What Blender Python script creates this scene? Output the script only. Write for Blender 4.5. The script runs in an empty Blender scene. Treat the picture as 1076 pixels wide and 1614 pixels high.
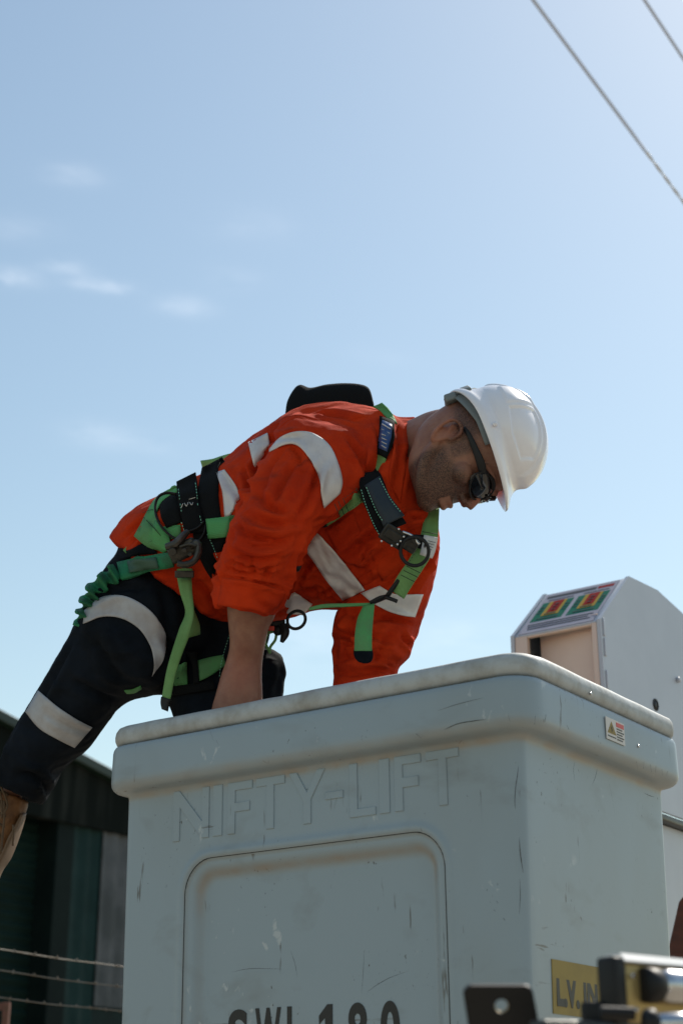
import bpy, bmesh, math, random
import numpy as np
from mathutils import Vector, Matrix, noise
from mathutils.bvhtree import BVHTree
random.seed(7); rng = np.random.default_rng(7)
SC = bpy.context.scene; COL = SC.collection
# ------------------------------------------------------------------ camera, sky, sun, exposure
PITCH = math.radians(21.8); F = 2480.0; EYE = np.array([0, 0, 1.6])
cam_d = bpy.data.cameras.new('camera'); cam = bpy.data.objects.new('camera', cam_d); COL.objects.link(cam)
cam.location = EYE; cam.rotation_euler = (math.pi/2+PITCH, 0, 0)
cam_d.sensor_fit = 'VERTICAL'; cam_d.sensor_height = 36; cam_d.sensor_width = 24; cam_d.lens = F/1614*36
cam_d.clip_start = 0.05; cam_d.clip_end = 3000
cam_d.dof.use_dof = True; cam_d.dof.focus_distance = 3.0; cam_d.dof.aperture_fstop = 5.0
SC.camera = cam
SUN_AZ = math.radians(34); SUN_EL = math.radians(48)      # azimuth to the right of the view heading (+Y)
sun_dir = Vector((math.sin(SUN_AZ)*math.cos(SUN_EL), math.cos(SUN_AZ)*math.cos(SUN_EL), math.sin(SUN_EL)))
sd = bpy.data.lights.new('sun', 'SUN'); sd.energy = 5.0; sd.angle = math.radians(0.53); sd.color = (1, .93, .82)
so = bpy.data.objects.new('sun', sd); COL.objects.link(so); so.rotation_euler = sun_dir.to_track_quat('Z', 'Y').to_euler()
W = bpy.data.worlds.new('World'); SC.world = W; W.use_nodes = True
wn = W.node_tree; wn.nodes.clear(); wl = wn.links
def wnode(t, **k):
    n = wn.nodes.new(t)
    for a, b in k.items(): setattr(n, a, b)
    return n
sky = wnode('ShaderNodeTexSky', sky_type='NISHITA', sun_disc=False, sun_elevation=SUN_EL, sun_rotation=SUN_AZ,
            air_density=1.4, dust_density=0.48, ozone_density=0.6, altitude=0)
bg = wnode('ShaderNodeBackground'); bg.inputs[1].default_value = 0.135
wout = wnode('ShaderNodeOutputWorld')
# a few thin cirrus wisps, placed by direction in the sky
tc = wnode('ShaderNodeTexCoord')
nz = wnode('ShaderNodeTexNoise'); nz.inputs['Scale'].default_value = 22; nz.inputs['Detail'].default_value = 6; nz.inputs['Roughness'].default_value = .6
mp = wnode('ShaderNodeMapping'); mp.inputs['Scale'].default_value = (1, 1, 3.2); mp.inputs['Rotation'].default_value = (0, .25, 0)
wl.new(tc.outputs['Generated'], mp.inputs[0]); wl.new(mp.outputs[0], nz.inputs['Vector'])
def ray(px, py):
    dx = px-538.0; up = 807.0-py
    v = np.array([dx, F*math.cos(PITCH)-up*math.sin(PITCH), F*math.sin(PITCH)+up*math.cos(PITCH)])
    return v
acc = None
for (cx, cy, rx, ry, a) in [(166, 451, 38, 9, 1.0), (108, 421, 34, 11, .5), (10, 438, 42, 14, .6), (290, 483, 40, 15, .35), (110, 275, 42, 16, .28),
                        (150, 684, 46, 18, .32), (370, 440, 40, 20, .12), (235, 700, 50, 18, .14), (25, 360, 60, 20, .15), (390, 355, 60, 25, .15), (500, 1010, 160, 40, .22), (720, 1000, 60, 25, .2), (600, 560, 50, 14, .08)]:
    d = Vector(ray(cx, cy)).normalized()
    ex = (Vector(ray(cx+30, cy+3)).normalized()-d).normalized(); ez = d.cross(ex).normalized()
    n1 = wnode('ShaderNodeVectorMath', operation='SUBTRACT'); wl.new(tc.outputs['Generated'], n1.inputs[0]); n1.inputs[1].default_value = d
    outs = []
    for vec, r in ((ex, rx/F), (ez, ry/F)):
        n = wnode('ShaderNodeVectorMath', operation='DOT_PRODUCT'); wl.new(n1.outputs[0], n.inputs[0]); n.inputs[1].default_value = vec/r
        m = wnode('ShaderNodeMath', operation='MULTIPLY'); wl.new(n.outputs['Value'], m.inputs[0]); wl.new(n.outputs['Value'], m.inputs[1]); outs.append(m)
    s = wnode('ShaderNodeMath', operation='ADD'); wl.new(outs[0].outputs[0], s.inputs[0]); wl.new(outs[1].outputs[0], s.inputs[1])
    e = wnode('ShaderNodeMath', operation='POWER'); e.inputs[0].default_value = .37; wl.new(s.outputs[0], e.inputs[1])
    g = wnode('ShaderNodeMath', operation='MULTIPLY'); wl.new(e.outputs[0], g.inputs[0]); g.inputs[1].default_value = a*.62
    if acc is None: acc = g
    else:
        t = wnode('ShaderNodeMath', operation='ADD'); wl.new(acc.outputs[0], t.inputs[0]); wl.new(g.outputs[0], t.inputs[1]); acc = t
nr = wnode('ShaderNodeMapRange'); wl.new(nz.outputs[0], nr.inputs[0]); nr.inputs[1].default_value = .33; nr.inputs[2].default_value = .75
cm = wnode('ShaderNodeMath', operation='MULTIPLY', use_clamp=True); wl.new(acc.outputs[0], cm.inputs[0]); wl.new(nr.outputs[0], cm.inputs[1])
mixc = wnode('ShaderNodeMix', data_type='RGBA'); wl.new(cm.outputs[0], mixc.inputs[0]); tint = wnode('ShaderNodeMix', data_type='RGBA', blend_type='MULTIPLY'); tint.inputs[0].default_value = 1; tint.inputs[7].default_value = (1.035, 1.025, .935, 1); wl.new(sky.outputs[0], tint.inputs[6]); wl.new(tint.outputs[2], mixc.inputs[6]); mixc.inputs[7].default_value = (11, 11.2, 11.6, 1)
wl.new(mixc.outputs[2], bg.inputs[0]); wl.new(bg.outputs[0], wout.inputs[0])
SC.view_settings.view_transform = 'Standard'; SC.view_settings.look = 'None'; SC.view_settings.exposure = 0.0; SC.view_settings.gamma = 1
SC.render.engine = 'CYCLES'

# ------------------------------------------------------------------ geometry helpers
CT, ST = math.cos(PITCH), math.sin(PITCH)
UPC = np.array([0, -ST, CT]); FWC = np.array([0, CT, ST]); RTC = np.array([1.0, 0, 0])
def P(px, py, y):
    v = ray(px, py); return EYE+v*(y/v[1])
def hitp(px, py, o, n):
    v = ray(px, py); return EYE+v*(np.dot(np.array(o)-EYE, n)/np.dot(v, n))
def nrm(v): v = np.asarray(v, float); return v/(np.linalg.norm(v)+1e-12)
ORIG = {}
def origin_of(o):
    while o.parent is not None: o = o.parent
    return ORIG.get(o.name, np.zeros(3))
def add(name, V, Fc, mat, parent=None, smooth=True, label=None, attrs=None):
    V = np.asarray(V, float)
    if parent is not None: V = V-origin_of(parent)
    me = bpy.data.meshes.new(name); me.from_pydata(V.tolist(), [], [list(map(int, f)) for f in Fc]); me.update()
    bm = bmesh.new(); bm.from_mesh(me); bmesh.ops.recalc_face_normals(bm, faces=bm.faces); bm.to_mesh(me); bm.free()
    if attrs:
        for k, arr in attrs.items():
            a = me.attributes.new(k, 'FLOAT', 'POINT'); a.data.foreach_set('value', np.asarray(arr, np.float32))
    if smooth:
        me.polygons.foreach_set('use_smooth', [True]*len(me.polygons))
        if smooth == 'auto': me.set_sharp_from_angle(angle=math.radians(35))
    mats = mat if isinstance(mat, (list, tuple)) else [mat]
    for m in mats: me.materials.append(m)
    o = bpy.data.objects.new(name, me); COL.objects.link(o)
    if parent is not None: o.parent = parent
    if label: o['label'] = label
    return o
def thing(name, label, cat, loc=(0, 0, 0), group=None):
    o = bpy.data.objects.new(name, None); o.empty_display_size = .1; COL.objects.link(o); o.location = [float(a) for a in loc]
    ORIG[o.name] = np.array(loc, float); o['label'] = label; o['category'] = cat
    if group: o['group'] = group
    return o
def sub_empty(name, parent):
    o = bpy.data.objects.new(name, None); COL.objects.link(o); o.parent = parent; return o
def add_each(name, lst, m_, parent, **k):
    for p_ in lst: add(name, *p_, m_, parent, **k)
def merge(parts):
    V = []; Fc = []; n = 0
    for v, f in parts:
        v = np.asarray(v, float); V.append(v); Fc += [[i+n for i in q] for q in f]; n += len(v)
    return np.vstack(V), Fc
def boxf(o, ax, ay, az, x0, x1, y0, y1, z0, z1, bev=0.0):
    """box in a local frame, bevelled"""
    bm = bmesh.new(); vs = [bm.verts.new((x, y, z)) for x in (x0, x1) for y in (y0, y1) for z in (z0, z1)]
    for q in ((0, 1, 3, 2), (4, 6, 7, 5), (0, 4, 5, 1), (2, 3, 7, 6), (0, 2, 6, 4), (1, 5, 7, 3)): bm.faces.new([vs[i] for i in q])
    bmesh.ops.recalc_face_normals(bm, faces=bm.faces)
    if bev > 0: bmesh.ops.bevel(bm, geom=list(bm.edges), offset=bev, segments=3, profile=.5, affect='EDGES')
    bm.verts.index_update()
    L = np.array([v.co[:] for v in bm.verts]); Fc = [[v.index for v in f.verts] for f in bm.faces]; bm.free()
    M = np.array([ax, ay, az], float); return np.array(o)+L@M, Fc
def prism(pts, o, ax, ay, az, d, bev=0.0, seg=2):
    """outline pts (u,v) in plane ax,ay extruded d along az"""
    bm = bmesh.new(); vs = [bm.verts.new((u, v, 0)) for u, v in pts]; f = bm.faces.new(vs)
    r = bmesh.ops.extrude_face_region(bm, geom=[f]); nv = [g for g in r['geom'] if isinstance(g, bmesh.types.BMVert)]
    bmesh.ops.translate(bm, verts=nv, vec=(0, 0, d)); bmesh.ops.recalc_face_normals(bm, faces=bm.faces)
    if bev > 0:
        top = [e for e in bm.edges if all(v.co.z > d*.5 for v in e.verts)] if d > 0 else [e for e in bm.edges if all(v.co.z < d*.5 for v in e.verts)]
        bmesh.ops.bevel(bm, geom=top, offset=bev, segments=seg, profile=.5, affect='EDGES')
    bm.verts.index_update(); L = np.array([v.co[:] for v in bm.verts]); Fc = [[v.index for v in f.verts] for f in bm.faces]; bm.free()
    M = np.array([ax, ay, az], float); return np.array(o)+L@M, Fc
def catmull(pts, n):
    pts = np.asarray(pts, float); k = len(pts)
    if k == 2:
        t = np.linspace(0, 1, n)[:, None]; return pts[0]*(1-t)+pts[1]*t
    d = np.array([0]+list(np.cumsum([max(np.linalg.norm(pts[i+1][:3]-pts[i][:3]), 1e-6) for i in range(k-1)])))
    ts = np.linspace(0, d[-1], n); out = []
    for t in ts:
        i = min(max(int(np.searchsorted(d, t, side='right'))-1, 0), k-2); h = d[i+1]-d[i]; s = (t-d[i])/h
        m0 = (pts[i+1]-pts[i-1])/(d[i+1]-d[i-1])*h if i > 0 else (pts[1]-pts[0])
        m1 = (pts[i+2]-pts[i])/(d[i+2]-d[i])*h if i+2 < k else (pts[i+1]-pts[i])
        out.append((2*s**3-3*s**2+1)*pts[i]+(s**3-2*s**2+s)*m0+(-2*s**3+3*s**2)*pts[i+1]+(s**3-s**2)*m1)
    return np.array(out)
def loft(C, A, B, n=24, cap=True, p=1.0):
    """rings: centre C, semi axes A,B"""
    th = np.linspace(0, 2*math.pi, n, endpoint=False); c, s = np.cos(th), np.sin(th)
    if p != 1: c = np.sign(c)*abs(c)**p; s = np.sign(s)*abs(s)**p
    V = (np.asarray(C)[:, None, :]+c[None, :, None]*np.asarray(A)[:, None, :]+s[None, :, None]*np.asarray(B)[:, None, :]).reshape(-1, 3)
    m = len(C); Fc = [[i*n+j, i*n+(j+1) % n, (i+1)*n+(j+1) % n, (i+1)*n+j] for i in range(m-1) for j in range(n)]
    if cap: Fc.append([j for j in range(n)][::-1]); Fc.append([(m-1)*n+j for j in range(n)])
    return V, Fc
def sil(st, n=28, m=6, cap=True, p=1.0):
    """tube through stations (ax,ay,bx,by,depth,thick): outline points a and b, half thickness along the view"""
    C = []; A = []; B = []
    for (ax, ay, bx, by, y, t) in st:
        a, b = P(ax, ay, y), P(bx, by, y); c = (a+b)/2; e = (b-a)/2; v = nrm(c-EYE); v = nrm(v-nrm(e)*np.dot(v, nrm(e)))
        C.append(c); A.append(e); B.append(v*t)
    K = len(st)*m; C2 = catmull(C, K)
    S = catmull(np.hstack([np.array(C), np.array(A), np.array(B)]), K)
    return loft(S[:, :3], S[:, 3:6], S[:, 6:9], n, cap, p)
def tube3(pts, r, n=10, m=None, cap=True, flat=1.0):
    pts = np.asarray(pts, float); m = m or max(2, len(pts)*4)
    r = np.full(len(pts), r) if np.isscalar(r) else np.asarray(r, float)
    S = catmull(np.hstack([pts, r[:, None]]), m); C = S[:, :3]; R = S[:, 3]
    T = np.gradient(C, axis=0); T /= np.linalg.norm(T, axis=1)[:, None]+1e-12
    u = nrm(np.cross(T[0], [0.13, .2, 1.0])); A = []; B = []
    for i in range(m):
        u = nrm(u-T[i]*np.dot(u, T[i])); A.append(u*R[i]); B.append(np.cross(T[i], u)*R[i]*flat)
    return loft(C, A, B, n, cap)
def remesh(parts, vox, smooth=6, fac=.5, name='tmp'):
    V, Fc = merge(parts); me = bpy.data.meshes.new(name); me.from_pydata(V.tolist(), [], Fc); me.update()
    bm = bmesh.new(); bm.from_mesh(me); bmesh.ops.recalc_face_normals(bm, faces=bm.faces); bm.to_mesh(me); bm.free()
    o = bpy.data.objects.new(name, me); COL.objects.link(o)
    r = o.modifiers.new('r', 'REMESH'); r.mode = 'VOXEL'; r.voxel_size = vox
    if smooth: s = o.modifiers.new('s', 'SMOOTH'); s.factor = fac; s.iterations = smooth
    dg = bpy.context.evaluated_depsgraph_get(); ev = o.evaluated_get(dg); m2 = ev.to_mesh()
    n = len(m2.vertices); co = np.empty(n*3); m2.vertices.foreach_get('co', co); co = co.reshape(-1, 3)
    no = np.empty(n*3); m2.vertices.foreach_get('normal', no); no = no.reshape(-1, 3)
    Fc = [list(p.vertices) for p in m2.polygons]; ev.to_mesh_clear(); bpy.data.objects.remove(o); bpy.data.meshes.remove(me)
    return co.copy(), Fc, no.copy()
def vnormals(V, Fc):
    q = np.array([f if len(f) == 4 else list(f)+[f[-1]] for f in Fc]); n = np.cross(V[q[:, 2]]-V[q[:, 0]], V[q[:, 3]]-V[q[:, 1]])
    N = np.zeros_like(V)
    for k in range(4): np.add.at(N, q[:, k], n)
    return N/(np.linalg.norm(N, axis=1)[:, None]+1e-12)
def bvh(V, Fc): return BVHTree.FromPolygons([tuple(v) for v in V], Fc)
def cast(tree, px, py, ymax=9):
    d = Vector(nrm(ray(px, py))); h = tree.ray_cast(Vector(EYE), d)
    return None if h[0] is None else np.array(h[0])
ARM = [(425, 700), (470, 640), (600, 660), (597, 700), (594, 737), (566, 775), (521, 806), (503, 838), (479, 868), (464, 905), (450, 975), (324, 978), (334, 903), (357, 848), (366, 810), (390, 755)]
def inside(px, py, poly):
    c = False; j = len(poly)-1
    for i in range(len(poly)):
        if (poly[i][1] > py) != (poly[j][1] > py) and px < (poly[j][0]-poly[i][0])*(py-poly[i][1])/(poly[j][1]-poly[i][1])+poly[i][0]: c = not c
        j = i
    return c
def patch(tree, ea, eb, off=.002, th=.0015, nu=None, nv=6, ydef=None, smooth=2, closed_def=None, under=False):
    """strip lying on a surface: the two long edges are given as sight lines, the sheet is laid on the surface there"""
    L = max(np.linalg.norm(np.array(ea[i+1])-np.array(ea[i])) for i in range(len(ea)-1))*len(ea)
    nu = nu or int(max(6, min(60, L/7)))
    a = catmull(np.array(ea, float), nu); b = catmull(np.array(eb, float), nu)
    G = np.zeros((nu, nv, 3)); OK_ = np.zeros((nu, nv), bool)
    for i in range(nu):
        for j in range(nv):
            t = j/(nv-1); px, py = a[i, :2]*(1-t)+b[i, :2]*t; h = cast(tree, px, py)
            if h is not None and under and inside(px, py, ARM): h = None
            G[i, j] = P(px, py, 3.0) if h is None else h; OK_[i, j] = h is not None
    D0_ = np.linalg.norm(G-EYE, axis=2)
    if under:       # a strap passes beneath the sleeve: drop samples that jumped onto it
        near_ = np.zeros((nu, nv), bool)
        for i in range(nu):
            for j in range(nv):
                t = j/(nv-1); q_ = a[i, :2]*(1-t)+b[i, :2]*t; near_[i, j] = any(inside(q_[0]+dx_, q_[1]+dy_, ARM) for dx_ in (-12, 0, 12) for dy_ in (-12, 0, 12))
        for _ in range(12):
            E = np.where(OK_, D0_, np.nan); bad = []
            for i in range(nu):
                for j in range(nv):
                    if OK_[i, j] and near_[i, j]:
                        nb = [D0_[i+di, j+dj] for di, dj in ((1, 0), (-1, 0), (0, 1), (0, -1)) if 0 <= i+di < nu and 0 <= j+dj < nv and (OK_[i+di, j+dj])]
                        if nb and D0_[i, j] < max(nb)-.018: bad.append((i, j))
            if not bad: break
            for c_ in bad: OK_[c_] = False
    ok = np.argwhere(OK_)
    for i in range(nu):
        for j in range(nv):
            if not OK_[i, j] and len(ok):
                dd = np.abs(ok-[i, j]).sum(1); q = ok[np.argsort(dd)[:3]]; G[i, j] = EYE+(G[i, j]-EYE)*(np.mean([D0_[a_, b_] for a_, b_ in q])+(.002 if not under or not inside(*(a[i, :2]*(1-j/(nv-1))+b[i, :2]*j/(nv-1)), ARM) else .012))/D0_[i, j]
    # pull along sight lines: smooth depth
    D = np.linalg.norm(G-EYE, axis=2); Dm = D.copy()
    for _ in range(smooth):
        Dp = Dm.copy(); Dp[1:-1] = np.minimum(D[1:-1], (Dm[:-2]+2*Dm[1:-1]+Dm[2:])/4); Dm = Dp
    G = EYE+(G-EYE)*((Dm-off)/D)[:, :, None]
    return slab(G, th)
def slab(G, th):
    nu, nv = G.shape[:2]; du = np.gradient(G, axis=0); dv = np.gradient(G, axis=1); N = np.cross(du, dv); N /= np.linalg.norm(N, axis=2)[:, :, None]+1e-12
    s = np.sign(np.sum(N*(EYE-G), axis=2).mean()) or 1; N = N*s
    V = np.vstack([(G).reshape(-1, 3), (G-N*th).reshape(-1, 3)]); k = nu*nv; Fc = []
    for i in range(nu-1):
        for j in range(nv-1):
            a = i*nv+j; Fc.append([a, a+1, a+nv+1, a+nv]); Fc.append([k+a, k+a+nv, k+a+nv+1, k+a+1])
    for i in range(nu-1):
        for j in (0, nv-1): a = i*nv+j; Fc.append([a, a+nv, k+a+nv, k+a])
    for j in range(nv-1):
        for i in (0, nu-1): a = i*nv+j; Fc.append([a, a+1, k+a+1, k+a])
    return V, Fc
def ribbon(pts, th=.002, nu=None, nv=4):
    """free strap: stations (ax,ay,bx,by,depth_a,depth_b)"""
    A = np.array([P(s[0], s[1], s[4]) for s in pts]); B = np.array([P(s[2], s[3], s[5]) for s in pts]); nu = nu or len(pts)*5
    S = catmull(np.hstack([A, B]), nu); t = np.linspace(0, 1, nv)[None, :, None]
    return slab(S[:, None, :3]*(1-t)+S[:, None, 3:]*t, th)
def torus(c, n, u, R, r, k=32, m=10, sx=1.0):
    n = nrm(n); u = nrm(np.array(u)-n*np.dot(u, n)); v = np.cross(n, u); V = []
    for i in range(k):
        a = 2*math.pi*i/k; d = u*math.cos(a)*sx+v*math.sin(a)
        for j in range(m):
            b = 2*math.pi*j/m; V.append(c+d*R+(nrm(d)*math.cos(b)+n*math.sin(b))*r)
    return np.array(V), [[i*m+j, i*m+(j+1) % m, ((i+1) % k)*m+(j+1) % m, ((i+1) % k)*m+j] for i in range(k) for j in range(m)]
def cyl(a, b, r, n=20, bev=0): 
    a = np.array(a, float); b = np.array(b, float)
    if bev: t = nrm(b-a); return tube_raw([a, a+t*bev, b-t*bev, b], [r-bev, r, r, r-bev], n)
    return tube_raw([a, b], [r, r], n)
def tube_raw(C, R, n=20):
    C = np.asarray(C, float); t = nrm(C[-1]-C[0]); u = nrm(np.cross(t, [0.13, .2, 1.0])); v = np.cross(t, u)
    return loft(C, [u*r for r in R], [v*r for r in R], n)
def text_mesh(s, ax, ay, az, o, w, h, ext=.0008, bold=0.0, space=1.0):
    cu = bpy.data.curves.new('t', 'FONT'); cu.body = s; cu.size = 1; cu.extrude = .5; cu.offset = bold; cu.space_character = space
    ob = bpy.data.objects.new('t', cu); COL.objects.link(ob); dg = bpy.context.evaluated_depsgraph_get(); me = ob.evaluated_get(dg).to_mesh()
    L = np.array([v.co[:] for v in me.vertices]); Fc = [list(p.vertices) for p in me.polygons]; bpy.data.objects.remove(ob)
    mn, mx = L.min(0), L.max(0); L = (L-mn)/(mx-mn); L = L*np.array([w, h, ext])
    return np.array(o)+L@np.array([ax, ay, az], float), Fc

# ------------------------------------------------------------------ materials
def mat(name, col, rough=.6, metal=0, spec=.5, noise_amt=0, nscale=10, bump=0, bscale=60, col2=None, cscale=4, sheen=0, trans=0, coords='Object', clo=.4, chi=.6, nodes=None, coat=0):
    m = bpy.data.materials.new(name); m.use_nodes = True; nt = m.node_tree; b = nt.nodes['Principled BSDF']; L = nt.links
    b.inputs['Base Color'].default_value = (*col, 1); b.inputs['Roughness'].default_value = rough; b.inputs['Metallic'].default_value = metal
    b.inputs['Specular IOR Level'].default_value = spec
    if sheen: b.inputs['Sheen Weight'].default_value = sheen; b.inputs['Sheen Roughness'].default_value = .5
    if coat: b.inputs['Coat Weight'].default_value = coat; b.inputs['Coat Roughness'].default_value = .1
    t = nt.nodes.new('ShaderNodeTexCoord')
    if col2 is not None:
        n = nt.nodes.new('ShaderNodeTexNoise'); n.inputs['Scale'].default_value = cscale; n.inputs['Detail'].default_value = 8; n.inputs['Roughness'].default_value = .65; L.new(t.outputs[coords], n.inputs['Vector'])
        r = nt.nodes.new('ShaderNodeMapRange'); r.inputs[1].default_value = clo; r.inputs[2].default_value = chi; L.new(n.outputs[0], r.inputs[0])
        x = nt.nodes.new('ShaderNodeMix'); x.data_type = 'RGBA'; x.inputs[6].default_value = (*col, 1); x.inputs[7].default_value = (*col2, 1); L.new(r.outputs[0], x.inputs[0]); L.new(x.outputs[2], b.inputs['Base Color'])
    if bump:
        n2 = nt.nodes.new('ShaderNodeTexNoise'); n2.inputs['Scale'].default_value = bscale; n2.inputs['Detail'].default_value = 5; L.new(t.outputs[coords], n2.inputs['Vector'])
        bp = nt.nodes.new('ShaderNodeBump'); bp.inputs['Strength'].default_value = bump; bp.inputs['Distance'].default_value = .004; L.new(n2.outputs[0], bp.inputs['Height']); L.new(bp.outputs[0], b.inputs['Normal'])
    if nodes: nodes(m, nt, b, t, L)
    return m
def mixin(nt, L, b, fac, col, sock='Base Color'):
    """mix a colour over whatever feeds the base colour"""
    x = nt.nodes.new('ShaderNodeMix'); x.data_type = 'RGBA'; s = b.inputs[sock]
    if s.links: L.new(s.links[0].from_socket, x.inputs[6])
    else: x.inputs[6].default_value = s.default_value
    x.inputs[7].default_value = (*col, 1); L.new(fac, x.inputs[0]); L.new(x.outputs[2], s)
def basket_nodes(m, nt, b, t, L):
    def scratch(scale, mapping, lo, hi, col, rot=(0, 0, 0), gate=None):
        mp = nt.nodes.new('ShaderNodeMapping'); mp.inputs['Scale'].default_value = mapping; mp.inputs['Rotation'].default_value = rot; L.new(t.outputs['Object'], mp.inputs[0])
        n = nt.nodes.new('ShaderNodeTexNoise'); n.inputs['Scale'].default_value = scale; n.inputs['Detail'].default_value = 4; n.inputs['Roughness'].default_value = .6; n.inputs['Distortion'].default_value = .4; L.new(mp.outputs[0], n.inputs['Vector'])
        r = nt.nodes.new('ShaderNodeMapRange'); r.inputs[1].default_value = lo; r.inputs[2].default_value = hi; L.new(n.outputs[0], r.inputs[0]); f = r.outputs[0]
        if gate:
            g = nt.nodes.new('ShaderNodeTexNoise'); g.inputs['Scale'].default_value = gate[0]; g.inputs['Detail'].default_value = 2; L.new(t.outputs['Object'], g.inputs['Vector'])
            gr = nt.nodes.new('ShaderNodeMapRange'); gr.inputs[1].default_value = gate[1]; gr.inputs[2].default_value = gate[1]+.06; L.new(g.outputs[0], gr.inputs[0])
            mu = nt.nodes.new('ShaderNodeMath'); mu.operation = 'MULTIPLY'; L.new(f, mu.inputs[0]); L.new(gr.outputs[0], mu.inputs[1]); f = mu.outputs[0]
        mixin(nt, L, b, f, col)
    scratch(1.6, (1, 1, .5), .45, .85, (.24, .27, .27))
    scratch(60, (1, 1, .12), .635, .68, (.13, .14, .14), (0.12, .1, 0), (7, .53))
    scratch(26, (.25, .25, 2.2), .66, .69, (.15, .16, .16), (0, .3, .2), (5, .55))
    scratch(5, (1, 1, 1.6), .56, .80, (.215, .25, .262))
    scratch(34, (1.5, .3, .8), .64, .70, (.42, .47, .49), (.2, .1, .5), (6, .53))
    scratch(150, (1, 1, .6), .665, .70, (.08, .085, .08), (0, 0, 0), (8, .52))
    # dirt in creases plus painted-in bounce glow and recess shade (attribute from the moulding's shape)
    a = nt.nodes.new('ShaderNodeAttribute'); a.attribute_name = 'grime_and_light'
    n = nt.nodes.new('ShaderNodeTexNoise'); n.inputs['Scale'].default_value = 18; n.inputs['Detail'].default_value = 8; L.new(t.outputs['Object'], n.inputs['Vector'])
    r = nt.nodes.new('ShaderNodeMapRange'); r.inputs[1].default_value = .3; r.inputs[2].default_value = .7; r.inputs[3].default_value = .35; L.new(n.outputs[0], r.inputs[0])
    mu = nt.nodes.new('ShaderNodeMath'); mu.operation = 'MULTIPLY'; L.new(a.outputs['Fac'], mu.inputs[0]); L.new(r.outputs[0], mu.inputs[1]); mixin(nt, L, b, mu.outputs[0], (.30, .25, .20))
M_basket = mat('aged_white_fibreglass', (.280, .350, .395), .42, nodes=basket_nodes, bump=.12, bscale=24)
M_lip = mat('chalky_rim_plastic', (.42, .45, .46), .6, col2=(.30, .30, .28), cscale=22, clo=.42, chi=.70, bump=.25, bscale=70)
def cloth_nodes(m, nt, b, t, L):
    prev = b.inputs['Normal'].links[0].from_node if b.inputs['Normal'].links else None
    for sc, st, ds, mpv in ((9, 1.0, .030, (1, 1, .45)), (24, 1.0, .014, (.5, 1, 1))):
        mp = nt.nodes.new('ShaderNodeMapping'); mp.inputs['Scale'].default_value = mpv; mp.inputs['Rotation'].default_value = (.3, .7, .2); L.new(t.outputs['Object'], mp.inputs[0])
        n = nt.nodes.new('ShaderNodeTexNoise'); n.noise_type = 'RIDGED_MULTIFRACTAL'; n.normalize = True; n.inputs['Scale'].default_value = sc; n.inputs['Detail'].default_value = 1.5; n.inputs['Distortion'].default_value = .5; L.new(mp.outputs[0], n.inputs['Vector'])
        bp = nt.nodes.new('ShaderNodeBump'); bp.inputs['Strength'].default_value = st; bp.inputs['Distance'].default_value = ds; L.new(n.outputs[0], bp.inputs['Height'])
        if prev: L.new(prev.outputs[0], bp.inputs['Normal'])
        L.new(bp.outputs[0], b.inputs['Normal']); prev = bp
M_orange = mat('orange_cotton_drill', (.57, .041, .007), .9, spec=.12, nodes=cloth_nodes, bump=.35, bscale=900, col2=(.45, .028, .006), cscale=9)
M_navy = mat('navy_cotton_drill', (.008, .012, .019), .9, spec=.12, nodes=cloth_nodes, bump=.3, bscale=900, col2=(.004, .006, .009), cscale=8)
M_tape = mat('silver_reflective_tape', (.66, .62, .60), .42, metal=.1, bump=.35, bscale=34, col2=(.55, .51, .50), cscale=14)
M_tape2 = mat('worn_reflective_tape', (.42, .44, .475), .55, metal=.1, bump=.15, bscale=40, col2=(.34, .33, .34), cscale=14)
def web_nodes(m, nt, b, t, L):
    w = nt.nodes.new('ShaderNodeTexWave'); w.inputs['Scale'].default_value = 140; w.bands_direction = 'DIAGONAL'; L.new(t.outputs['Object'], w.inputs['Vector'])
    bp = nt.nodes.new('ShaderNodeBump'); bp.inputs['Strength'].default_value = .35; bp.inputs['Distance'].default_value = .001; L.new(w.outputs[0], bp.inputs['Height']); L.new(bp.outputs[0], b.inputs['Normal'])
M_green = mat('green_webbing', (.085, .34, .11), .7, spec=.3, col2=(.10, .26, .10), cscale=14, nodes=web_nodes)
M_olive = mat('sun_bleached_green_webbing', (.17, .34, .12), .7, spec=.3, col2=(.13, .27, .09), cscale=14, nodes=web_nodes)
M_teal = mat('dark_green_elastic_webbing', (.02, .20, .09), .7, spec=.3, col2=(.03, .14, .07), cscale=20, nodes=web_nodes)
M_black = mat('black_webbing', (.008, .009, .010), .92, spec=.12, nodes=web_nodes)
M_blackp = mat('black_plastic', (.010, .010, .011), .5, spec=.3)
M_steel = mat('dark_steel', (.06, .06, .055), .35, metal=.8, bump=.2, bscale=200)
M_silver = mat('bright_steel', (.55, .55, .56), .25, metal=1)
M_stitch = mat('mint_stitching', (.25, .62, .45), .8)
M_stitchd = mat('dark_stitching', (.015, .03, .015), .8)
M_label = mat('white_label', (.62, .60, .57), .6)
M_labelblue = mat('blue_label', (.02, .06, .20), .4, col2=(.05, .09, .2), cscale=60)
M_ink = mat('black_ink', (.012, .012, .012), .5)
M_red = mat('red_plastic', (.55, .03, .01), .4)
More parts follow.
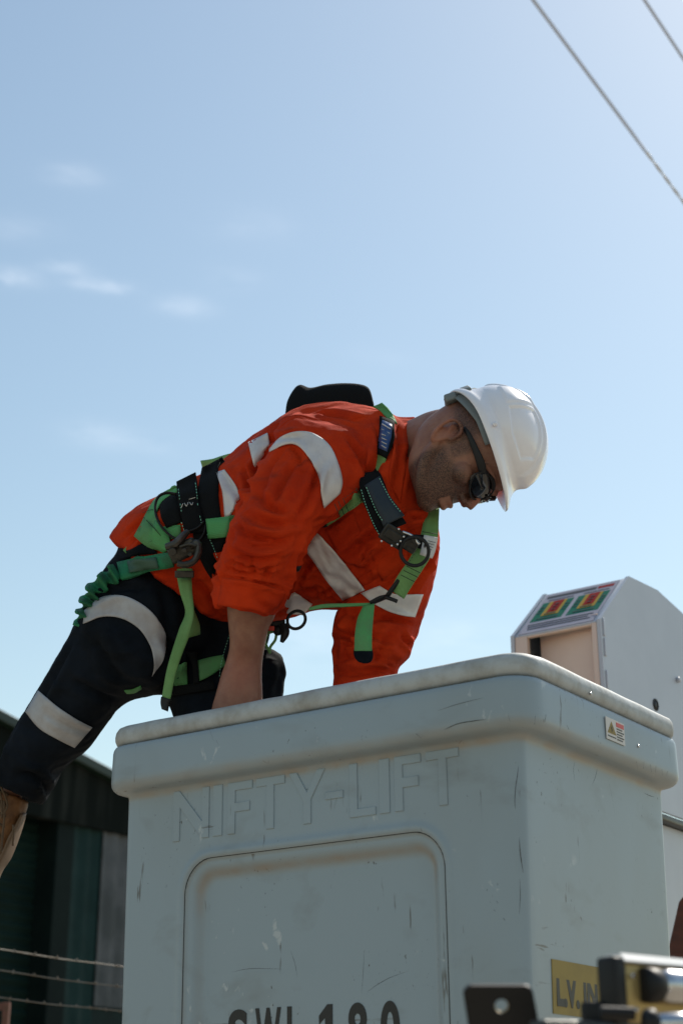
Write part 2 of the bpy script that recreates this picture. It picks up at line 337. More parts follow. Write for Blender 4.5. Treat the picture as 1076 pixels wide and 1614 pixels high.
def skin_nodes(m, nt, b, t, L):
    a = nt.nodes.new('ShaderNodeAttribute'); a.attribute_name = 'flush'; mixin(nt, L, b, a.outputs['Fac'], (.42, .12, .08))
    h = nt.nodes.new('ShaderNodeAttribute'); h.attribute_name = 'stubble'
    n = nt.nodes.new('ShaderNodeTexNoise'); n.inputs['Scale'].default_value = 480; n.inputs['Detail'].default_value = 3; L.new(t.outputs['Object'], n.inputs['Vector'])
    r = nt.nodes.new('ShaderNodeMapRange'); r.inputs[1].default_value = .36; r.inputs[2].default_value = .62; r.inputs[3].default_value = .50; L.new(n.outputs[0], r.inputs[0])
    mu = nt.nodes.new('ShaderNodeMath'); mu.operation = 'MULTIPLY'; L.new(h.outputs['Fac'], mu.inputs[0]); L.new(r.outputs[0], mu.inputs[1]); mixin(nt, L, b, mu.outputs[0], (.015, .010, .009))
    b.inputs['Subsurface Weight'].default_value = .08; b.inputs['Subsurface Radius'].default_value = (.01, .004, .002)
M_skin = mat('skin', (.30, .145, .095), .5, spec=.4, col2=(.24, .105, .07), cscale=30, bump=.25, bscale=260, nodes=skin_nodes)
M_helmet = mat('white_abs_helmet', (.88, .87, .92), .25, col2=(.82, .81, .86), cscale=6, coat=.3)
M_helmet_in = mat('grey_helmet_band', (.16, .19, .20), .55)
M_lens = mat('black_lens', (.006, .006, .007), .06, spec=.8)
M_leather = mat('tan_leather', (.24, .11, .04), .6, col2=(.13, .055, .02), cscale=20, bump=.4, bscale=120)
M_sole = mat('rubber_sole', (.17, .105, .06), .7)
M_box = mat('white_powder_coat', (.49, .515, .57), .4, col2=(.455, .48, .535), cscale=3, bump=.03, bscale=200)
M_bounce_cream = mat('bounce_warmed_moulding', (.74, .57, .47), .5, col2=(.68, .52, .43), cscale=4)  # warm bounce light put into the colour of front frame and inner door
# ------------------------------------------------------------------ setting
def groundmat():
    def nd(m, nt, b, t, L): pass
    return mat('dusty_concrete_yard', (.31, .26, .195), .9, col2=(.24, .20, .15), cscale=.8, bump=.4, bscale=6)
gv = [(-600, -600, 0), (600, -600, 0), (600, 600, 0), (-600, 600, 0)]
g = add('ground', gv, [[0, 1, 2, 3]], groundmat(), smooth=False); g['kind'] = 'structure'; g['label'] = 'pale dusty concrete yard'
EF = nrm([-.814, .581, 0]); ER = nrm([.582, .813, 0]); EZ = np.array([0, 0, 1.0])
# ---- basket
D0 = 2.5; C0 = np.array([.118*D0-.007, D0, 0]); BW, BV = .864, .548
def fb(u, v, z): return C0+EF*u+ER*v+EZ*z
def f_uz(px, py):      # photo point on the front wall -> (u, z)
    h = hitp(px, py, C0, -ER); return np.dot(h-C0, EF), h[2]
def r_vz(px, py, off=0.0):
    h = hitp(px, py, C0-EF*off, -EF); return np.dot(h-C0, ER), h[2]
basket = thing('bucket', 'weathered white fibreglass lift bucket with raised lettering and a thick rounded rim', 'lift bucket', fb(BW/2, BV/2, 1.33))
def perim(off, r=.022, nf=216, nsd=30, nc=8):
    """rounded rectangle outline, returns points and (side,u)"""
    r = max(r+off, .006); x0, x1, y0, y1 = -off, BW+off, -off, BV+off; out = []
    def line(a, b, n, tag): 
        for i in range(n): t = i/n; out.append((a[0]*(1-t)+b[0]*t, a[1]*(1-t)+b[1]*t, tag))
    def arc(cx, cy, a0, n):
        for i in range(n): a = a0+math.pi/2*i/n; out.append((cx+r*math.cos(a), cy+r*math.sin(a), 1))
    line((x0+r, y0), (x1-r, y0), nf, 0); arc(x1-r, y0+r, -math.pi/2, nc); line((x1, y0+r), (x1, y1-r), nsd, 1); arc(x1-r, y1-r, 0, nc)
    line((x1-r, y1), (x0+r, y1), nsd, 1); arc(x0+r, y1-r, math.pi/2, nc); line((x0, y1-r), (x0, y0+r), nsd, 1); arc(x0+r, y0+r, math.pi, nc)
    return out
ua, za = f_uz(291, 1420); ub, zb = f_uz(698, 1400); _, zt = f_uz(500, 1332)
RC = ((ua+ub)/2, zt-.30, abs(ua-ub)/2, .30)      # recess centre u, z, half sizes
def rsdf(u, z, r=.06):
    qx = abs(u-RC[0])-(RC[2]-r); qz = abs(z-RC[1])-(RC[3]-r); return math.hypot(max(qx, 0), max(qz, 0))+min(max(qx, qz), 0)-r
UPW = nrm(EZ-ER*.0186)
def wall_d(z): return (.016-.016*(z-1.33)/.86)
def sstep(a, b, x): t = min(max((x-a)/(b-a), 0), 1); return t*t*(3-2*t)
def recess(u, z):
    s = rsdf(u, z); d = 0
    d += -.0032*math.exp(-((s-.010)/.007)**2)          # slight raised bead round the panel
    d += .0045*sstep(.0035, -.0005, s)                 # crisp step
    d += .017*sstep(-.008, -.036, s)                   # rolled shoulder into the recess
    g = .9*math.exp(-((s+.024)/.007)**2)*(.25+.75*sstep(-.02, .05, z-RC[1]-.20))+.5*math.exp(-((s-.001)/.0025)**2)  # shoulder shade painted in brown, heavier near the top
    return d, g
zs = list(np.arange(1.33, 2.2035, .0042)); prof = [(-.016+.016*(z-1.33)/.86, z, 0.0) for z in zs]
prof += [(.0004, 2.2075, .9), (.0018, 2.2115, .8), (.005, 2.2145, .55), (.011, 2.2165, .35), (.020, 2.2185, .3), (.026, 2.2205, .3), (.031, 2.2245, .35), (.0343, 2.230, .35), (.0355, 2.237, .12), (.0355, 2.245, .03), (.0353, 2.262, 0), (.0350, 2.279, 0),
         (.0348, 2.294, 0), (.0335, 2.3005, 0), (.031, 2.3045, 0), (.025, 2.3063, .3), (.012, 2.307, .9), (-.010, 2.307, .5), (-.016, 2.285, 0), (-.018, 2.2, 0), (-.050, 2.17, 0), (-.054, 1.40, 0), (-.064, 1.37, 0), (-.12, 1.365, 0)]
V = []; G = []; ring = None
for (off, z, gr) in prof:
    pr = perim(off); ring = len(pr)
    for (u, v, tg) in pr:
        d = 0; g0 = gr
        if tg == 0 and z < 2.204:
            d, g1 = recess(u, z); g0 = max(g0, g1)
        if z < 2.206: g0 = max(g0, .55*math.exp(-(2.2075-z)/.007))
        V.append(fb(u, v+d, z)); G.append(g0)
Fc = [[i*ring+j, i*ring+(j+1) % ring, (i+1)*ring+(j+1) % ring, (i+1)*ring+j] for i in range(len(prof)-1) for j in range(ring)]
Fc.append([(len(prof)-1)*ring+j for j in range(ring)]); Fc.append([j for j in range(ring)][::-1])
add('shell', V, Fc, M_basket, basket, attrs={'grime_and_light': G})
LZ = 1.12; lp = [(.006, 2.293), (.017, 2.2935), (.0235, 2.297), (.0265, 2.303), (.0270, 2.310), (.0255, 2.318), (.021, 2.3245), (.013, 2.328), (.003, 2.3295), (-.009, 2.328), (-.015, 2.323), (-.018, 2.313), (-.017, 2.300), (-.012, 2.294)]
lp = [(a+(.0055 if a > 0 else 0), 2.3075+(b-2.293)*LZ) for a, b in lp]
V = []
for (off, z) in lp:
    for i, (u, v, tg) in enumerate(perim(off, nf=120)):
        w = .0007*noise.noise(Vector((u*14, v*14, z*30)))
        if tg == 1 and u < -off+.004 and v > .035: u -= .0018*(1 if off > 0 else 0); z2 = z+(.0015 if z > 2.32 else 0)
        else: z2 = z
        V.append(fb(u, v, z2+w*1.5))
rg = len(V)//len(lp)
Fc = [[i*rg+j, i*rg+(j+1) % rg, ((i+1) % len(lp))*rg+(j+1) % rg, ((i+1) % len(lp))*rg+j] for i in range(len(lp)) for j in range(rg)]
add('rim', V, Fc, M_lip, basket)
V, Fc = merge([boxf(fb(0, 0, 0), EF, ER, EZ, .55, .82, .03, .49, 1.368, 1.72, .02)])
add('inner_step', V, Fc, M_basket, basket, smooth='auto')
# raised lettering
_, lz0 = f_uz(275, 1327); _, lz1 = f_uz(275, 1249); s_ = .30
def P_(w, h, s, ch):
    if ch == 'I': return [[(0, 0), (w, 0), (w, h), (0, h)]]
    if ch == '-': return [[(0, .40*h), (w, .40*h), (w, .54*h), (0, .54*h)]]
    if ch == 'L': return [[(0, 0), (w, 0), (w, .15*h), (s, .15*h), (s, h), (0, h)]]
    if ch == 'F': return [[(0, 0), (s, 0), (s, .42*h), (w*.9, .42*h), (w*.9, .60*h), (s, .60*h), (s, .84*h), (w, .84*h), (w, h), (0, h)]]
    if ch == 'T': return [[(w/2-s/2, 0), (w/2+s/2, 0), (w/2+s/2, .84*h), (w, .84*h), (w, h), (0, h), (0, .84*h), (w/2-s/2, .84*h)]]
    if ch == 'N': return [[(0, 0), (s, 0), (s, .66*h), (w-s, 0), (w, 0), (w, h), (w-s, h), (w-s, .34*h), (s*.9, h), (0, h)]]
    if ch == 'Y': return [[(w/2-s/2, 0), (w/2+s/2, 0), (w/2+s/2, .45*h), (w, h), (w-s*1.05, h), (w/2, .60*h), (s*1.05, h), (0, h), (w/2-s/2, .45*h)]]
parts = []
for ch, x0, x1 in [('N', 274, 330), ('I', 337, 351), ('F', 360, 398), ('T', 404, 449), ('Y', 456, 513), ('-', 513, 541), ('L', 551, 592), ('I', 598, 614), ('F', 622, 664), ('T', 672, 724)]:
    yy = 1290-(x0-275)*.128; u0, _ = f_uz(x0, yy); u1, _ = f_uz(x1, yy); w = u0-u1; h = lz1-lz0
    for poly in P_(w, h, .0165, ch):
        parts.append(prism(poly, fb(u0, wall_d(lz0)+.0008, lz0), -EF, UPW, -ER, .0030, .0008, 1))
V, Fc = merge(parts); add('raised_lettering', V, Fc, M_basket, basket, smooth=False, attrs={'grime_and_light': np.zeros(len(V))})
# dark seam line where the recess begins
def rrect(s, n=10, r=.06):
    hw_, hh_ = RC[2]+s, RC[3]+s; r = r+s; out = []
    for cx, cz, a0 in ((hw_-r, hh_-r, 0), (-hw_+r, hh_-r, math.pi/2), (-hw_+r, -hh_+r, math.pi), (hw_-r, -hh_+r, 1.5*math.pi)):
        for i in range(n+1): a = a0+math.pi/2*i/n; out.append((RC[0]+cx+r*math.cos(a), RC[1]+cz+r*math.sin(a)))
    return out
pts_ = rrect(.0022); pts_ = pts_+pts_[:1]; nn_ = len(pts_)
V = []; k8 = 8
for i, (u, z) in enumerate(pts_[:-1]):
    q0_ = pts_[i-1] if i else pts_[-2]; q1_ = pts_[i+1]; t_ = nrm([q1_[0]-q0_[0], q1_[1]-q0_[1]]); wd = .0009*(1.6 if u < RC[0] else 1.0)*(1+.5*noise.noise(Vector((u*9, z*9, 0))))
    for j in range(k8):
        a = 2*math.pi*j/k8; V.append(fb(u-t_[1]*wd*math.cos(a), .0006-.0009*math.sin(a)+wall_d(z), z+t_[0]*wd*math.cos(a)))
m_ = nn_-1; Fc = [[i*k8+j, i*k8+(j+1) % k8, ((i+1) % m_)*k8+(j+1) % k8, ((i+1) % m_)*k8+j] for i in range(m_) for j in range(k8)]
add('panel_seam', V, Fc, mat('dark_seam', (.035, .04, .04), .8), basket)
# scuffs and scratches where the photo shows them
M_scuff = mat('black_scuff', (.045, .05, .05), .7, col2=(.12, .14, .15), cscale=200)
def scuff(pts, r, side):
    W_ = []
    for px, py in pts:
        if side == 'f': h = hitp(px, py, C0-ER*.0, -ER); z = h[2]; h = h+ER*wall_d(z)-ER*.0002
        elif side == 'fs': h = hitp(px, py, C0-ER*.0358, -ER)
        elif side == 'r': h = hitp(px, py, C0, -EF); h = h+EF*wall_d(h[2])-EF*.0002
        else: h = hitp(px, py, C0-EF*.0358, -EF)
        W_.append(h)
    add('scuff_mark', *tube3(W_, [r*.2]+[r*.75]*(len(W_)-2)+[r*.2], 6, len(W_)*5), M_scuff, basket)
for pts, r, sd in ([((817, 1207), (815, 1225), (813, 1240), (812, 1262), (813, 1275)), .0009, 'r'], [((213, 1558), (230, 1556), (255, 1554)), .0008, 'f'], [((362, 1532), (385, 1527), (410, 1526), (440, 1527)), .0005, 'f'],
                   [((575, 1563), (590, 1552), (612, 1540), (640, 1530)), .0005, 'f'], [((455, 1498), (462, 1520), (465, 1540)), .0005, 'f'], [((571, 1497), (569, 1530), (566, 1565)), .0004, 'f'], [((230, 1245), (236, 1252), (232, 1262)), .0008, 'f'],
                   [((217, 1272), (228, 1270), (234, 1276), (230, 1283)), .0008, 'f'], [((230, 1345), (236, 1352)), .0008, 'f'], [((820, 1320), (822, 1345), (827, 1375)), .0013, 'r'], [((822, 1385), (823, 1410), (822, 1440)), .0008, 'r'],
                   [((941, 1200), (938, 1222), (932, 1238)), .0007, 'r'], [((905, 1195), (903, 1215), (906, 1235)), .0004, 'r'], [((950, 1210), (960, 1240), (968, 1280), (975, 1330)), .0004, 'r'], [((1008, 1247), (1022, 1254), (1036, 1258)), .0011, 'r'], [((1012, 1250), (1026, 1262)), .0007, 'r'],
                   [((1028, 1471), (1040, 1474)), .0006, 'r'], [((700, 1150), (720, 1141), (748, 1136), (764, 1134)), .0009, 'fs'], [((655, 1156), (664, 1164)), .0013, 'fs'], [((800, 1126), (803, 1137)), .0009, 'fs'],
                   [((690, 1120), (720, 1110), (760, 1100)), .0004, 'fs'], [((341, 1167), (345, 1175)), .0011, 'fs'], [((330, 1150), (338, 1170)), .0005, 'fs'], [((843, 1128), (842, 1142)), .0010, 'rs'], [((860, 1126), (858, 1138)), .0010, 'rs'],
                   [((893, 1143), (896, 1150)), .0009, 'rs'], [((1002, 1200), (1004, 1212)), .0007, 'rs'], [((1015, 1195), (1013, 1212)), .0006, 'rs'], [((1024, 1205), (1026, 1217)), .0007, 'rs'], [((1034, 1202), (1032, 1218)), .0008, 'rs'], [((1042, 1208), (1043, 1222)), .0006, 'rs'], [((1052, 1210), (1050, 1222)), .0006, 'rs'],
                   [((485, 1245), (486, 1252), (484, 1258)), .0010, 'f'], [((780, 1420), (782, 1423)), .0012, 'f'], [((775, 1433), (778, 1436)), .0012, 'f'], [((790, 1447), (793, 1450)), .0014, 'f'], [((735, 1253), (736, 1256)), .0011, 'f'], [((476, 1246), (484, 1244), (497, 1243)), .0009, 'f']):
    scuff(pts, r, sd)
# SWL 180 stencil on the recessed panel
f_in = lambda px, py: (lambda h: (np.dot(h-C0, EF), h[2]))(hitp(px, py, C0+ER*.028, -ER))
u0, z1 = f_in(360, 1592); u1, _ = f_uz(628, 1577)
ph = .088; rd = .0215
for ch, x0, x1 in (('S', 361, 391), ('W', 403, 443), ('L', 453, 474), ('1', 503, 524), ('8', 548, 578), ('0', 599, 629)):
    yy = 1590-(x0-361)*.068; a0 = f_in(x0, yy)[0]; a1 = f_in(x1, yy)[0]
    if ch == '1':
        w1 = a0-a1; add('stencilled_character', *prism([(w1*.45, 0), (w1, 0), (w1, ph), (w1*.62, ph), (0, ph*.80), (0, ph*.64), (w1*.45, ph*.76)], fb(a0, rd+wall_d(z1-ph)-.0002, z1-ph), -EF, UPW, -ER, .0009), M_ink, basket, smooth=False); continue
    add('stencilled_character', *text_mesh(ch, -EF, UPW, -ER, fb(a0, rd+wall_d(z1-ph)-.0002, z1-ph), a0-a1, ph, .0009, .028), M_ink, basket, smooth=False)
# yellow sign on the right wall, warning sticker on the skirt
v0, zt_ = r_vz(873, 1511); v1, _ = r_vz(945, 1524); zb_ = r_vz(877, 1597)[1]
M_yel = mat('yellow_vinyl', (.28, .20, .04), .6, col2=(.24, .17, .035), cscale=20)
V, Fc = boxf(fb(0, 0, 0), EF, ER, EZ, -.0012+.006, .010, v0, v1+.07, zb_, zt_, 0)
ysign = None
def wall_u(z): return (.016-.016*(z-1.33)/.86)     # draft of the wall
V = [fb(wall_u(z)+o, v, z) for o in (-.0014, .001) for v in (v0, v1+.09) for z in (zb_, zt_)]
Fc = [[0, 1, 3, 2], [4, 6, 7, 5], [0, 4, 5, 1], [2, 3, 7, 6], [0, 2, 6, 4], [1, 5, 7, 3]]
ysign = add('yellow_sign', V, Fc, M_yel, basket, smooth=False)
vL, zL = r_vz(880, 1534); vN, _ = r_vz(943, 1548); zLb = r_vz(883, 1586)[1]
V, Fc = text_mesh('L.V. IN', ER, EZ, -EF, fb(wall_u(zLb)-.0016, vL, zLb), (vN-vL)*1.02, zL-zLb, .0006, .05)
add('sign_lettering', V, Fc, M_ink, ysign, smooth=False)
sv0, sz1 = r_vz(951, 1129, .035); sv1, _ = r_vz(980, 1143, .035); sz0 = r_vz(951, 1163, .035)[1]
SO = C0-EF*.0366
st = add('warning_sticker', *boxf(SO, ER, EZ, -EF, sv0, sv1, sz0, sz1, 0, .0012), M_label, basket, smooth=False)
w_ = sv1-sv0; h_ = sz1-sz0
add('warning_triangle', *prism([(sv0+.06*w_, sz0+.30*h_), (sv0+.52*w_, sz0+.30*h_), (sv0+.29*w_, sz0+.86*h_)], SO-EF*.0012, ER, EZ, -EF, .0005), M_yel, st, smooth=False)
add('warning_symbol', *prism([(sv0+.27*w_, sz0+.36*h_), (sv0+.33*w_, sz0+.50*h_), (sv0+.29*w_, sz0+.50*h_), (sv0+.32*w_, sz0+.70*h_), (sv0+.24*w_, sz0+.52*h_), (sv0+.28*w_, sz0+.52*h_)], SO-EF*.0017, ER, EZ, -EF, .0004), M_ink, st, smooth=False)
add('red_header', *boxf(SO-EF*.0012, ER, EZ, -EF, sv0+.55*w_, sv0+.96*w_, sz0+.72*h_, sz0+.92*h_, 0, .0005), M_red, st, smooth=False)
V, Fc = merge([boxf(SO-EF*.0012, ER, EZ, -EF, sv0+.56*w_, sv0+(.86+.08*(k % 2))*w_, sz0+(.60-.12*k)*h_, sz0+(.65-.12*k)*h_, 0, .0005) for k in range(5)]+[boxf(SO-EF*.0012, ER, EZ, -EF, sv0+.06*w_, sv0+.5*w_, sz0+.14*h_, sz0+.19*h_, 0, .0005)])
add('small_print', V, Fc, M_ink, st, smooth=False)
add_each('rivet', [cyl(fb(-.035, v, z), fb(-.0375, v, z), .0028, 12) for v, z in (r_vz(1004, 1176, .035), r_vz(925, 1094, .03))], M_silver, basket)
ped = thing('bucket_mount', 'steel post and bracket carrying the lift bucket from below', 'mount', (*fb(BW/2, BV/2, 0)[:2], 0))
add('post', *boxf(fb(BW/2, BV/2, 0), EF, ER, EZ, -.07, .07, -.07, .07, .021, 1.27, .006), M_steel, ped, smooth='auto')
add('top_bracket', *boxf(fb(BW/2, BV/2, 0), EF, ER, EZ, -.24, .24, -.18, .18, 1.272, 1.327, .006), M_steel, ped, smooth='auto')
add('base_plate', *boxf(fb(BW/2, BV/2, 0), EF, ER, EZ, -.25, .25, -.25, .25, .0, .02, .003), M_steel, ped, smooth='auto')
# ---- control box behind the bucket
YB = 4.0; rr = ray(945, 975); R0 = EYE+rr*(YB/rr[1]); R0[2] = 0
def b_vz(px, py): h = hitp(px, py, R0, EF); return np.dot(h-R0, ER), h[2]       # right side plane
def b_uz(px, py): h = hitp(px, py, R0, ER); return np.dot(h-R0, EF), h[2]       # front plane
cz1 = b_uz(945, 975)[1]; vt, zt2 = b_vz(990, 908); bw = b_uz(803, 997)[0]
vp, zp = b_vz(1035, 930); vq, zq = b_vz(1076, 968); zbot = b_vz(1060, 1285)[1]
slope = (zq-zp)/(vq-vp); vend = vp+.42; vend2 = .75
box = thing('control_box', 'white boxy lift control cover with sloping sticker panel behind the bucket', 'machine cover', R0+EZ*0+ER*.3)
prof2 = [(0.002, zbot), (0, cz1), (vt, zt2), (vp, zp), (vend, zp+slope*.42), (vend2, zp+slope*.42-.15), (vend2, zbot)]
sideT = .012
V, Fc = prism([(v, z) for v, z in prof2], R0, ER, EZ, EF, sideT, .003)
add('side_panel', V, Fc, M_box, box, smooth='auto')
V, Fc = prism([(v, z) for v, z in prof2], R0+EF*(bw-sideT), ER, EZ, EF, sideT, .003)
add('side_panel', V, Fc, M_box, box, smooth='auto')
def quadbox(p, q, t, u0, u1, nm, m_=M_box, par=box, lift=0, bev=.002):
    """plate between two (v,z) points across the width"""
    p = np.array(p); q = np.array(q); d = q-p; L_ = np.linalg.norm(d); d /= L_
    ax = ER*d[0]+EZ*d[1]; az = ER*(-d[1])+EZ*d[0]     # outward normal
    return boxf(R0+ER*p[0]+EZ*p[1], EF, ax, az, u0, u1, 0, L_, -t+lift, lift, bev), (R0+ER*p[0]+EZ*p[1], ax, az, L_)
(pb, fr) = quadbox((0.002, cz1-.004), (vt, zt2-.004), .01, sideT+.001, bw-sideT-.001, 'top_panel')
add('sloping_panel', *pb, M_box, box, smooth='auto')
for a, b in ((( vt, zt2-.004), (vp, zp-.004)), ((vp, zp-.004), (vend, zp+slope*.42-.004))):
    add('roof_panel', *quadbox(a, b, .01, sideT+.001, bw-sideT-.001, '')[0], M_box, box, smooth='auto')
# front frame with its opening
uL = b_uz(829, 1005)[0]; uR = b_uz(930, 985)[0]; zO = b_uz(930, 985)[1]
V, Fc = merge([boxf(R0, EF, ER, EZ, uL, bw-sideT-.001, .003, .02, zbot, cz1-.006, .002), boxf(R0, EF, ER, EZ, sideT+.001, uR, .003, .02, zbot, cz1-.006, .002),
               boxf(R0, EF, ER, EZ, uR+.0005, uL-.0005, .004, .019, zO, cz1-.007, .002)])
add('front_frame', V, Fc, M_bounce_cream, box, smooth='auto')
V, Fc = merge([boxf(R0+ER*.030+EF*(uR-.006), nrm(EF*.97+ER*.12), nrm(ER*.97-EF*.12), EZ, 0, (uL-uR)*.97, 0, .006, zbot+.02, zO+.04, .002)])
add('inner_door', V, Fc, M_bounce_cream, box, smooth='auto')
V, Fc = merge([boxf(R0, EF, ER, EZ, sideT+.002, bw-sideT-.002, .30, .31, zbot, zt2-.05, 0)]); add('back_plate', V, Fc, M_steel, box, smooth=False)
add_each('hinge', [boxf(R0, EF, ER, EZ, -.004, .0, .012, .020, z, z+.05, .001) for z in (cz1-.10, cz1-.045, cz1-.19)], M_box, box, smooth='auto')
# sticker sheet on the sloping panel
o_, ax_, az_, L_ = fr; o_ = o_+az_*.0006
SU0, SU1 = sideT+.012, bw-sideT-.010
stk = add('instruction_sticker', *boxf(o_, EF, ax_, az_, SU0, SU1, .006*1, L_-.008, 0, .0012), mat('lilac_sheet', (.40, .39, .46), .8, spec=.1, col2=(.36, .35, .42), cscale=30), box, smooth=False)
M_sg = mat('green_print', (.003, .15, .10), .85, spec=.08); M_sr = mat('red_print', (.30, .010, .012), .85, spec=.08); M_sy = mat('ochre_print', (.42, .27, .05), .85, spec=.08)
sw = SU1-SU0; sh = L_-.014
def srect(a0, a1, b0, b1, lv, nm, m_): return boxf(o_+az_*(.0012+lv*.0005), EF, ax_, az_, SU1-a1*sw, SU1-a0*sw, .006+b0*sh, .006+b1*sh, 0, .0005)
for a0 in (.04, .53):
    add('load_chart', *srect(a0, a0+.43, .28, .76, 0, '', M_sg), M_sg, stk, smooth=False)
    add('ochre_zone', *srect(a0+.10, a0+.34, .40, .76, 1, '', M_sy), M_sy, stk, smooth=False)
    add('red_zone', *srect(a0+.155, a0+.30, .47, .76, 2, '', M_sr), M_sr, stk, smooth=False)
lines = [srect(.04, .72, .87, .93, 0, '', 0)]
for k in range(3): lines.append(srect(.05+.02*k, .93-.05*(k % 2), .19-.055*k, .215-.055*k, 0, '', 0))
for a0 in (.04, .53):
    for k in range(3): lines += [srect(a0+.20, a0+.26, .52+.07*k, .54+.07*k, 4, '', 0), srect(a0+.02, a0+.07, .48+.07*k, .50+.07*k, 1.5, '', 0), srect(a0+.36, a0+.41, .48+.07*k, .50+.07*k, 1.5, '', 0)]
    lines += [srect(a0+.14, a0+.30, .42, .44, 3, '', 0), srect(a0+.08, a0+.36, .32, .34, 1.5, '', 0), srect(a0+.05, a0+.40, .80, .82, 0, '', 0)]
V, Fc = merge(lines); add('small_print', V, Fc, M_ink, stk, smooth=False)
add('red_header', *srect(.74, .96, .87, .93, 0, '', M_sr), M_sr, stk, smooth=False)
# bolt head and hole on the side
bv, bz = b_vz(1066, 1072); add('bolt', *cyl(R0+ER*bv+EZ*bz-EF*0.0, R0+ER*bv+EZ*bz-EF*.010, .0085, 20, .003), M_box, box)
hv, hz = b_vz(1032, 1111); add('hole', *merge([cyl(R0+ER*hv+EZ*hz-EF*.0008, R0+ER*hv+EZ*hz+EF*.0005, .0155, 28), torus(R0+ER*hv+EZ*hz-EF*.001, EF, EZ, .016, .0016)]), M_blackp, box)
# lower arm cover under the box, foot to the ground
lz = zbot-.012; v0_, _ = b_vz(1045, 1300)
add('underside_trim', *boxf(R0, EF, ER, EZ, .004, bw-.004, .004, vend2-.01, lz-.01, lz+.009, .004), M_steel, box, smooth='auto')
pA = b_vz(1076, 1450); pts = [(.02, lz-.012), (vend2-.05, lz-.012), (vend2-.05, 0.0), (.30, 0.0), (.30, 1.75)]
pc = b_vz(1062, 1530)
pts = [(.02, lz-.012), (vend2-.05, lz-.012), (vend2-.05, 0.0), (pc[0]-.25, 0.0), (pc[0]-.10, pc[1]-.25), (pc[0]-.03, pc[1])] 
lowers = thing('lift_arm_cover', 'pale grey upright lift arm cover below the white control box', 'machine part', R0+ER*.3)
k1 = b_vz(1066, 1508); k2 = b_vz(1084, 1420); k3 = b_vz(1100, 1340)
pts = [(.02, lz-.012), (vend2, lz-.012), (vend2, 2.35), (k2[0], k2[1]), (k1[0], k1[1]), (k1[0]-.05, 0), (-.05, 0)]
pts = [(.02, lz-.012), (k3[0]+.25, lz-.012), (k2[0]+.004, k2[1]), (k1[0], k1[1]), (k1[0]-.02, k1[1]-.3), (k1[0]-.02, 0), (.02, 0)]
V, Fc = prism(pts, R0+EF*.03, ER, EZ, EF, bw-.06, .004); add('arm_casing', V, Fc, M_box, lowers, smooth='auto')
V, Fc = merge([boxf(R0, EF, ER, EZ, -.1, bw+.1, k1[0]-.42, k1[0]+.1, 0.0, .03, .004)]); add('foot_plate', V, Fc, M_steel, lowers, smooth='auto')
# ---- brick wall far right
def brick_nodes(m, nt, b, t, L):
    br = nt.nodes.new('ShaderNodeTexBrick'); br.inputs['Scale'].default_value = 1; br.inputs['Brick Width'].default_value = .24; br.inputs['Row Height'].default_value = .086; br.inputs['Mortar Size'].default_value = .008
    br.inputs['Color1'].default_value = (.12, .035, .02, 1); br.inputs['Color2'].default_value = (.08, .026, .016, 1); br.inputs['Mortar'].default_value = (.05, .04, .035, 1)
    mp = nt.nodes.new('ShaderNodeMapping'); mp.inputs['Rotation'].default_value = (math.pi/2, 0, 0); L.new(t.outputs['Object'], mp.inputs[0]); L.new(mp.outputs[0], br.inputs['Vector']); L.new(br.outputs[0], b.inputs['Base Color'])
BY = 38.0; bwc = P(1066, 1470, BY)
bk = thing('brick_house', 'dark red brick wall at the far right edge behind the lift', 'building', (bwc[0], BY, 0))
add('wall', *boxf([bwc[0]-1.2, BY, 0], RTC, [0, 1, 0], EZ, 0, 8, 0, .3, 0, P(1074, 1340, BY)[2], .0), mat('red_brick', (.2, .06, .03), .9, nodes=brick_nodes), bk, smooth=False)
zt3 = P(1074, 1340, BY)[2]
add('eave', *boxf([bwc[0]-1.3, BY-.2, zt3+.002], RTC, [0, 1, 0], EZ, 0, 8.2, 0, .6, 0, .15, .01), M_steel, bk, smooth=False)
# ---- shed on the left
SD = 15.0; rr = ray(0, 1290); S0 = EYE+rr*(SD/rr[1]); S0[2] = 0; SN = -EF       # wall runs along ER, faces the camera side
SN = np.array([ER[1], -ER[0], 0])
def s_xz(px, py): h = hitp(px, py, S0, SN); return np.dot(h-S0, ER), h[2]
shed = thing('shed', 'dark green corrugated shed with roller door and pale end wall, behind the bucket', 'building', S0)
def corr(x0, x1, z0, z1, pitch, amp, off, vertical=True, n=5):
    k = int(((x1-x0) if vertical else (z1-z0))/pitch*n)+1; V = []; 
    for i in range(k+1):
        t = i/k; c = (x0+(x1-x0)*t) if vertical else (z0+(z1-z0)*t); d = off+amp*max(-.6, min(.6, math.sin(2*math.pi*c/pitch)))/.6
        for e in (0, 1):
            p = (c, z0+(z1-z0)*e) if vertical else (x0+(x1-x0)*e, c); V += [S0+ER*p[0]+EZ*p[1]+SN*d]
    return V, [[2*i, 2*i+1, 2*i+3, 2*i+2] for i in range(k)]
def shedm(n, c, c2): return mat(n, c, .7, col2=c2, cscale=2.5, spec=.12, bump=.1, bscale=30)
xd0 = s_xz(0, 1450)[0]-7; xd1 = s_xz(80, 1450)[0]; xj = s_xz(108, 1450)[0]; xt = s_xz(152, 1450)[0]; xw = s_xz(205, 1450)[0]+9
zl0 = s_xz(40, 1285)[1]
add('roller_door', *corr(xd0+3, xd1, 0, zl0+.5, .10, .012, -.25, False), shedm('dark_green_roller', (.007, .022, .019), (.005, .016, .014)), shed)
add('door_post', *boxf(S0, ER, EZ, SN, xd1+.002, xj, 0, zl0+.2, -.28, .02, .01), shedm('near_black_green', (.006, .014, .013), (.004, .010, .010)), shed, smooth=False)
